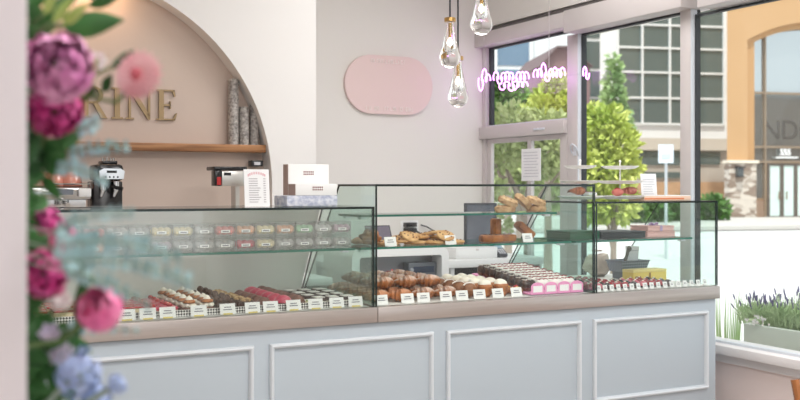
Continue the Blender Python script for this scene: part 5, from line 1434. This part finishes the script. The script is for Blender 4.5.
# white office with the glass grid
OF = Facade(617, 58, .20)
offw = mat('white facade panel', (236, 236, 234), .7); offb = mat('beige base render', (206, 196, 182), .85)
ob = empty('office_building', OF.p(2, 0, 0), 'white office building with a grid of dark windows', 'building')
oz = lambda y: OF.z(650, y)
ot = OF.t
m = MB(); OF.box(m, ot(581), ot(727) + 6, oz(138), 26, 0, -8); m.build('upper_wall', offw, ob, smooth=False)
m = MB(); OF.box(m, ot(575), ot(727) + 6, oz(150), oz(138), .0, -8); m.build('cornice_band', offb, ob, smooth=False)
m = MB(); OF.box(m, ot(570), ot(727) + 6, 0, oz(150) - .01, -.3, -8); m.build('base_wall', mat('taupe base render', (188, 178, 166), .85), ob, smooth=False)
cols = [617, 641.5, 669, 696.5, 723]; rows = [-24, 0, 25, 48, 72.5, 98, 124]
for i in range(4):
    for j in range(6):
        m = MB(); OF.box(m, ot(cols[i]) + .06, ot(cols[i+1]) - .06, oz(rows[j+1]) + .06, oz(rows[j]) - .06, .01, .05); m.build('window_pane', darkglass, ob, smooth=False)
m = MB()
for c_ in cols: OF.box(m, ot(c_) - .055, ot(c_) + .055, oz(124), oz(-24), .051, .16)
for r_ in rows: OF.box(m, ot(617), ot(723), oz(r_) - .055, oz(r_) + .055, .052, .15)
m.build('window_grid', offw, ob, smooth=False)
for i, (pa, pb, ya, yb) in enumerate(((584, 599.5, 43, 70), (584, 599.5, 72.5, 98), (584, 599.5, 100, 124), (584, 599.5, 14, 40))):
    m = MB(); OF.box(m, ot(pa), ot(pb), oz(yb), oz(ya), .01, .05); m.build('side_window', darkglass, ob, smooth=False)
for i, (pa, pb, ya, yb) in enumerate(((636, 682, 151, 165), (640, 682, 172, 178), (700, 722, 152, 164))):
    m = MB(); OF.box(m, ot(pa), ot(pb), oz(yb), oz(ya), -.29, -.2); m.build('base_window', darkglass, ob, smooth=False)
m = MB(); OF.box(m, ot(630), ot(727), oz(201), oz(182), -.25, -.1); m.build('brick_apron', mat('tan brick', (196, 158, 122), .85, var=(3, .5)), ob, smooth=False)
# pale block on the left with blue glass
LF = Facade(488, 70, .15)
lb = empty('apartment_block', LF.p(5, 0, 0), 'pale block with blue glass seen through the narrow window', 'building')
lz_ = lambda y: LF.z(530, y); lt = LF.t
m = MB(); LF.box(m, lt(440), lt(604), 0, lz_(33), 0, -10); m.build('wall', offw, lb, smooth=False)
blueg = mat('blue reflective glass', (120, 146, 168), .05, .3, spec=.9)
for pa, pb, ya, yb in ((496, 529, 41, 66), (544, 572, 44, 66), (496, 529, 70, 96), (544, 572, 70, 96), (460, 490, 41, 66), (460, 490, 70, 96), (496, 529, 100, 126), (544, 572, 100, 126)):
    m = MB(); LF.box(m, lt(pa), lt(pb), lz_(yb), lz_(ya), .01, .06); m.build('window_pane', blueg, lb, smooth=False)
m = MB()
for c_ in (492.5, 536, 576): LF.box(m, lt(c_) - .22, lt(c_) + .22, 0, lz_(35), .07, .5)
m.build('column', offw, lb, smooth=False)
RF = Facade(541, 52, .1)
hb = empty('brown_house', RF.p(1, 0, 0), 'brown roofed house between the trees behind the neon sign', 'building')
m = MB(); RF.poly(m, [(RF.t(540), 0), (RF.t(590), 0), (RF.t(590), RF.z(560, 66)), (RF.t(565), RF.z(560, 48)), (RF.t(556), RF.z(560, 48)), (RF.t(540), RF.z(560, 66))], 0, -7); m.build('gable_wall', mat('rosy brown cladding', (138, 112, 112), .8), hb, smooth=False)
m = MB(); RF.poly(m, [(RF.t(538.5), RF.z(560, 67)), (RF.t(540), RF.z(560, 67)), (RF.t(556.2), RF.z(560, 48.6)), (RF.t(565), RF.z(560, 48.6)), (RF.t(590), RF.z(560, 66.5)), (RF.t(592), RF.z(560, 66.5)), (RF.t(565.3), RF.z(560, 46.5)), (RF.t(555.7), RF.z(560, 46.5))], .3, -7); m.build('roof', mat('brown shingles', (112, 92, 92), .8, var=(4, .5)), hb, smooth=False)
m = MB(); RF.box(m, RF.t(552), RF.t(562), RF.z(560, 92), RF.z(560, 74), .01, .08); m.build('window', blueg, hb, smooth=False)

NBA, NBB = rd(40, -2), rd(120, 6)  # unseen building added as a dark reflection for the tan building's panes
nb = empty('added_wall_opposite', rd(80, 2)); nb['kind'] = 'structure'
m = MB(); m.prism([NBA, NBB, NBB + Vector((0, 0, 11)), NBA + Vector((0, 0, 11))], rd(.1, -8)); m.build('wall', mat('brown brick', (132, 112, 96), .85, var=(3, .4)), nb, smooth=False)
m = MB(); m.prism([NBA + Vector((0, 0, 11.01)), NBB + Vector((0, 0, 11.01)), NBB + Vector((0, 0, 11.5)), NBA + Vector((0, 0, 11.5))], rd(.1, -8.4)); m.build('parapet', mat('grey parapet', (150, 146, 140), .8), nb, smooth=False)
# ------------------------------------------------------------------ trees, hedges
def leafmat(n, c, c2): return mat(n, c, .55, var=(1.6, 1), col2=c2, sss=.0)
lf_y = leafmat('yellow green leaves', (216, 222, 124), (168, 192, 84)); lf_g = leafmat('fresh green leaves', (122, 158, 78), (84, 122, 56)); lf_c = leafmat('conifer green', (176, 198, 136), (128, 160, 104)); lf_d = leafmat('hedge green', (104, 146, 70), (72, 112, 50)); lf_o = leafmat('olive green leaves', (190, 200, 140), (142, 160, 98))
barkm = mat('grey brown bark', (150, 136, 122), .8, var=(10, .6), bump=(20, .5))
def crown(m, blobs, n, sz, seed, squash=1):
    rr = random.Random(seed); vol = [b_[1] ** 2 for b_ in blobs]; tot = sum(vol)
    for (c, r), v in zip(blobs, vol):
        for k in range(int(n * v / tot)):
            d_ = Vector((rr.gauss(0, 1), rr.gauss(0, 1), rr.gauss(0, 1))).normalized(); q = r * (rr.random() ** .35)
            p = Vector(c) + Vector((d_.x * q, d_.y * q, d_.z * q * squash))
            ax = (d_ + Vector((rr.gauss(0, .5), rr.gauss(0, .5), rr.gauss(0, .5)))).normalized(); s = ax.cross(Vector((rr.gauss(0, 1), rr.gauss(0, 1), rr.gauss(0, 1)))).normalized(); L = sz * rr.uniform(.6, 1.3); w_ = L * .32
            n_ = ax.cross(s)
            a = m.bm.verts.new(p); e = m.bm.verts.new(p + ax * L); f = m.bm.verts.new(p + ax * L * .5 + s * w_ - n_ * w_ * .3); g = m.bm.verts.new(p + ax * L * .5 - s * w_ - n_ * w_ * .3)
            m.face([a, f, e]); m.face([a, e, g])
def tree(name, lab, base, trunk, tr, blobs, n, sz, mm, seed, cat='tree', group=None):
    r = empty(name, base, lab, cat, group)
    if trunk:
        m = MB()
        for pl_ in trunk: m.tube(pl_, [tr * (1 - .65 * k / (len(pl_) - 1)) * (1 if i_ == 0 else .5) for i_, k in [(trunk.index(pl_), k) for k in range(len(pl_))]], 8)
        m.build('trunk', barkm, r)
    m = MB(); crown(m, blobs, n, sz, seed); o = m.build('crown', mm, r, smooth=False, fixn=False)
    return r
def px_blobs(lst, d, jit=0):
    return [(at(x, y, d + dz), rp / F * d) for x, y, rp, dz in lst]
dT = 12.5
b0 = at(612, 190, dT); b0.z = -.03
tree('leafy_shrub', 'bright yellow green shrub right of the slim mullion', b0, [[b0, b0 + Vector((.03, 0, .9)), at(608, 150, dT)], [b0 + Vector((.03, 0, .8)), at(622, 150, dT)], [b0 + Vector((.02, 0, .7)), at(594, 150, dT)]], .05,
     px_blobs([(608, 126, 20, 0), (596, 146, 20, .2), (620, 146, 18, -.1), (604, 170, 26, 0), (590, 180, 20, .2), (628, 170, 12, 0), (612, 200, 24, .1), (588, 205, 18, 0), (590, 118, 12, .2)], dT), 5200, .10, lf_y, 3, group='trees outside the windows')
dC2 = 36
b1 = at(615, 200, dC2); b1.z = -.03
tree('conifer_tree', 'slim green conifer rising before the white office', b1, [[b1, b1 + Vector((0, 0, 3)), at(614, 80, dC2)]], .14,
     px_blobs([(614, 58, 3, 0), (614, 68, 6, 0), (613, 82, 8, 0), (613, 98, 10, 0), (617, 114, 11, 0), (620, 130, 11, 0)], dC2), 1300, .26, lf_c, 4, group='trees outside the windows')
dS = 11
b2 = at(528, 240, dS); b2.z = -.03
tree('branching_tree', 'pale barked tree with forked branches behind the sliding window', b2, [[b2, at(528, 235, dS), at(520, 200, dS), at(506, 168, dS)], [at(526, 228, dS), at(540, 196, dS), at(560, 172, dS)], [at(524, 214, dS), at(528, 186, dS), at(530, 150, dS)], [at(540, 197, dS), at(548, 184, dS), at(566, 184, dS)], [at(512, 182, dS), at(500, 176, dS), at(494, 160, dS)]], .06,
     px_blobs([(504, 152, 18, 0), (526, 142, 18, .2), (552, 150, 18, 0), (540, 128, 18, .3), (512, 122, 18, .2), (498, 190, 8, 0), (560, 130, 14, 0), (500, 226, 10, 0), (545, 168, 10, .2)], dS), 2600, .085, lf_o, 5, group='trees outside the windows')
dU = 16
b3 = at(548, 220, dU); b3.z = -.03
tree('leafy_shrub', 'yellow green tree top in the narrow window below the neon sign', b3, [[b3, b3 + Vector((0, 0, 1.2)), at(546, 110, dU)]], .08,
     px_blobs([(556, 88, 13, 0), (548, 104, 16, 0), (562, 108, 14, 0), (538, 118, 16, 0)], dU), 2200, .12, lf_y, 6, group='trees outside the windows')
b4 = at(508, 220, 20); b4.z = -.03
b5 = at(520, 205, 26); b5.z = -.03
tree('broad_tree', 'broad olive green trees filling the lower part of the narrow window', b5, [[b5, b5 + Vector((0, 0, 2)), at(522, 130, 26)]], .12,
     px_blobs([(496, 130, 26, 0), (520, 124, 24, 0), (546, 128, 24, 0), (570, 134, 20, 0), (500, 168, 26, 0), (530, 170, 26, 0), (560, 172, 24, 0), (510, 196, 14, .3), (550, 198, 14, .3)], 26), 5200, .2, lf_o, 12, group='trees outside the windows')
tree('leafy_shrub', 'soft green tree at the left of the narrow window', b4, [[b4, b4 + Vector((0, 0, 1.5)), at(506, 110, 20)]], .09,
     px_blobs([(500, 90, 14, 0), (512, 100, 18, 0), (496, 112, 18, 0), (524, 112, 16, 0)], 20), 2400, .15, lf_g, 8, group='trees outside the windows')
for i, (px, py, rp, d, lab) in enumerate(((652, 212, 14, 38, 'low green hedge under the street sign'), (676, 210, 13, 39, 'low green hedge right of the street sign post'), (712, 208, 14, 40, 'rounded green hedge left of the stone pier'), (636, 214, 9, 37, 'small round bush at the left end of the hedges'))):
    bb_ = at(px, py, d); bb_.z = 0
    tree('hedge_bush', lab, bb_, None, 0, px_blobs([(px - rp * .5, py + 2, rp * .7, 0), (px + rp * .5, py + 1, rp * .75, 0), (px, py - 2, rp * .8, 0), (px, py + 8, rp * .8, 0)], d), 1500, .2, lf_d, 20 + i, 'hedge', 'hedges across the road')
# street sign
dG = 21
g0 = at(666, 190, dG); g0.z = -.03
r = empty('street_sign', g0, 'white blue square sign on a thin post across the road', 'street sign')
m = MB(); m.tube([g0, at(666, 146, dG)], .03, 8); m.build('post', mat('galvanised post', (196, 200, 204), .5, .4), r)
a_, c_ = at(658.5, 163, dG - .05), at(673.5, 144.5, dG - .05)
m = MB(); ux = rd(1, 0) ; wv = 15 / F * dG
m.prism([a_, a_ + ux * wv, c_, c_ - ux * wv], rd(0, .02)); m.build('sign_plate', mat('pale blue sign', (222, 232, 242), .5), r, smooth=False)
m = MB(); q = a_ + ux * wv * .2 + Vector((0, 0, .09)) - rd(0, .01); m.prism([q, q + ux * wv * .6, q + ux * wv * .6 + Vector((0, 0, .10)), q + Vector((0, 0, .10))], rd(0, .008)); m.build('sign_symbol', mat('faint blue symbol', (196, 212, 230), .5), r, smooth=False)
# a concrete planter with lavender
PXa = 4.48
pyA, pyB = YX(743.5, PXa), 2.9
pzT = H + (YH - 323) / F * dep(PXa, pyA)
r = empty('planter_box', (PXa + .2, (pyA + pyB)/2, 0), 'long pale concrete planter outside the window', 'planter')
m = MB(); m.box(PXa, PXa + .03, pyB, pyA, 0, pzT, bevel=.004); m.box(PXa + .37, PXa + .4, pyB, pyA, 0, pzT); m.box(PXa + .031, PXa + .369, pyA - .03, pyA, 0, pzT); m.box(PXa + .031, PXa + .369, pyB, pyB + .03, 0, pzT)
m.build('trough', mat('pale green grey concrete', (206, 212, 200), .8, var=(5, .4), col2=(194, 200, 188)), r, smooth=False)
m = MB(); m.box(PXa + .032, PXa + .368, pyB + .031, pyA - .031, 0, pzT - .03); m.build('soil', mat('dark soil', (62, 56, 48), .9, bump=(40, 1)), r, smooth=False)
lav_l = mat('lavender stems', (212, 228, 184), .6, var=(12, .8), col2=(172, 200, 144)); lav_f = mat('lavender flowers', (136, 128, 158), .7, var=(60, .8), col2=(106, 98, 134))
def lavender(px, hgt, spread, n, lab, seed):
    y = YX(px, PXa + .15); base = Vector((PXa + .15, y, pzT - .028)); rr = random.Random(seed)
    r = empty('lavender_plant', base, lab, 'plant', 'lavender in the planter')
    m = MB(); f = MB()
    for k in range(n):
        a = rr.random() * 6.28; q = rr.random() ** .6
        p0 = base + Vector((.05 * q * math.cos(a), .08 * q * math.sin(a), 0)); L = hgt * rr.uniform(.6, 1.05)
        tip = p0 + Vector((spread * q * math.cos(a) * .6, spread * q * math.sin(a), L)); mid_ = (p0 + tip) / 2 + Vector((0, 0, .02))
        m.tube([p0, mid_, tip], [.0022, .0018, .0012], 4, cap=False)
        for j in range(5):
            t = .1 + .12 * j; p = p0 + (mid_ - p0) * min(1, 2 * t); dv = Vector((rr.gauss(0, 1), rr.gauss(0, 1), 1.2)).normalized(); leaf_shape(m, p, p + dv * .05, .007, Vector((1, 0, 0)), .1)
        if rr.random() < .22:
            f.tube([tip - (tip - mid_).normalized() * .004, tip + (tip - mid_).normalized() * .015, tip + (tip - mid_).normalized() * .034], [.003, .005, .002], 6)
    m.build('stems', lav_l, r, fixn=False); f.build('flower_spikes', lav_f, r)
lavender(752, .15, .045, 70, 'lavender plant at the near left end of the planter', 1)
lavender(765, .17, .045, 80, 'lavender plant next to the left end of the planter', 2)
lavender(778, .16, .045, 70, 'lavender plant between the white flowers and the right clump', 3)
lavender(791.5, .2, .045, 90, 'dense lavender clump at the right edge of the view', 4)
lavender(806, .22, .045, 90, 'lavender clump partly cut by the right edge', 6)
y = YX(763, PXa + .05); base = Vector((PXa + .06, y, pzT - .028)); rr = random.Random(9)
r = empty('white_flowers', base, 'small white trailing flowers at the planter rim', 'plant')
m = MB(); f = MB()
for k in range(40):
    a = rr.random() * 6.28; p1 = base + Vector((-.05 + .03 * math.cos(a), .07 * math.sin(a) * rr.random() * 1.4, .03 + .05 * rr.random())); m.tube([base, (base + p1)/2 + Vector((0, 0, .03)), p1], .0015, 4)
    for j in range(5):
        b_ = j * 1.256 + k; leaf_shape(f, p1, p1 + Vector((-.004, .009 * math.cos(b_), .009 * math.sin(b_))), .008, Vector((-1, 0, 0)), .1)
m.build('stems', lav_l, r, fixn=False); f.build('petals', pet_white, r, fixn=False)
y = YX(738, 4.62); base = Vector((4.60, y + .05, 0)); rr = random.Random(10)
r = empty('grass_clump', base, 'tall light green grass clump left of the planter', 'plant')
m = MB()
for k in range(70):
    a = rr.random() * 6.28; p0 = base + Vector((.03 * math.cos(a), .03 * math.sin(a), .0)); L = rr.uniform(.65, .92); tip = p0 + Vector((.05 * math.cos(a), .05 * math.sin(a), L)); leaf_shape(m, p0, tip, .012, Vector((-1, .3, 0)), .05)
m.build('blades', mat('light grass', (200, 226, 160), .6), r, fixn=False)
m = MB(); m.ball(base + Vector((0, 0, .012)), (.04, .04, .02), 8, 6); m.build('root_tuft', lav_l, r)
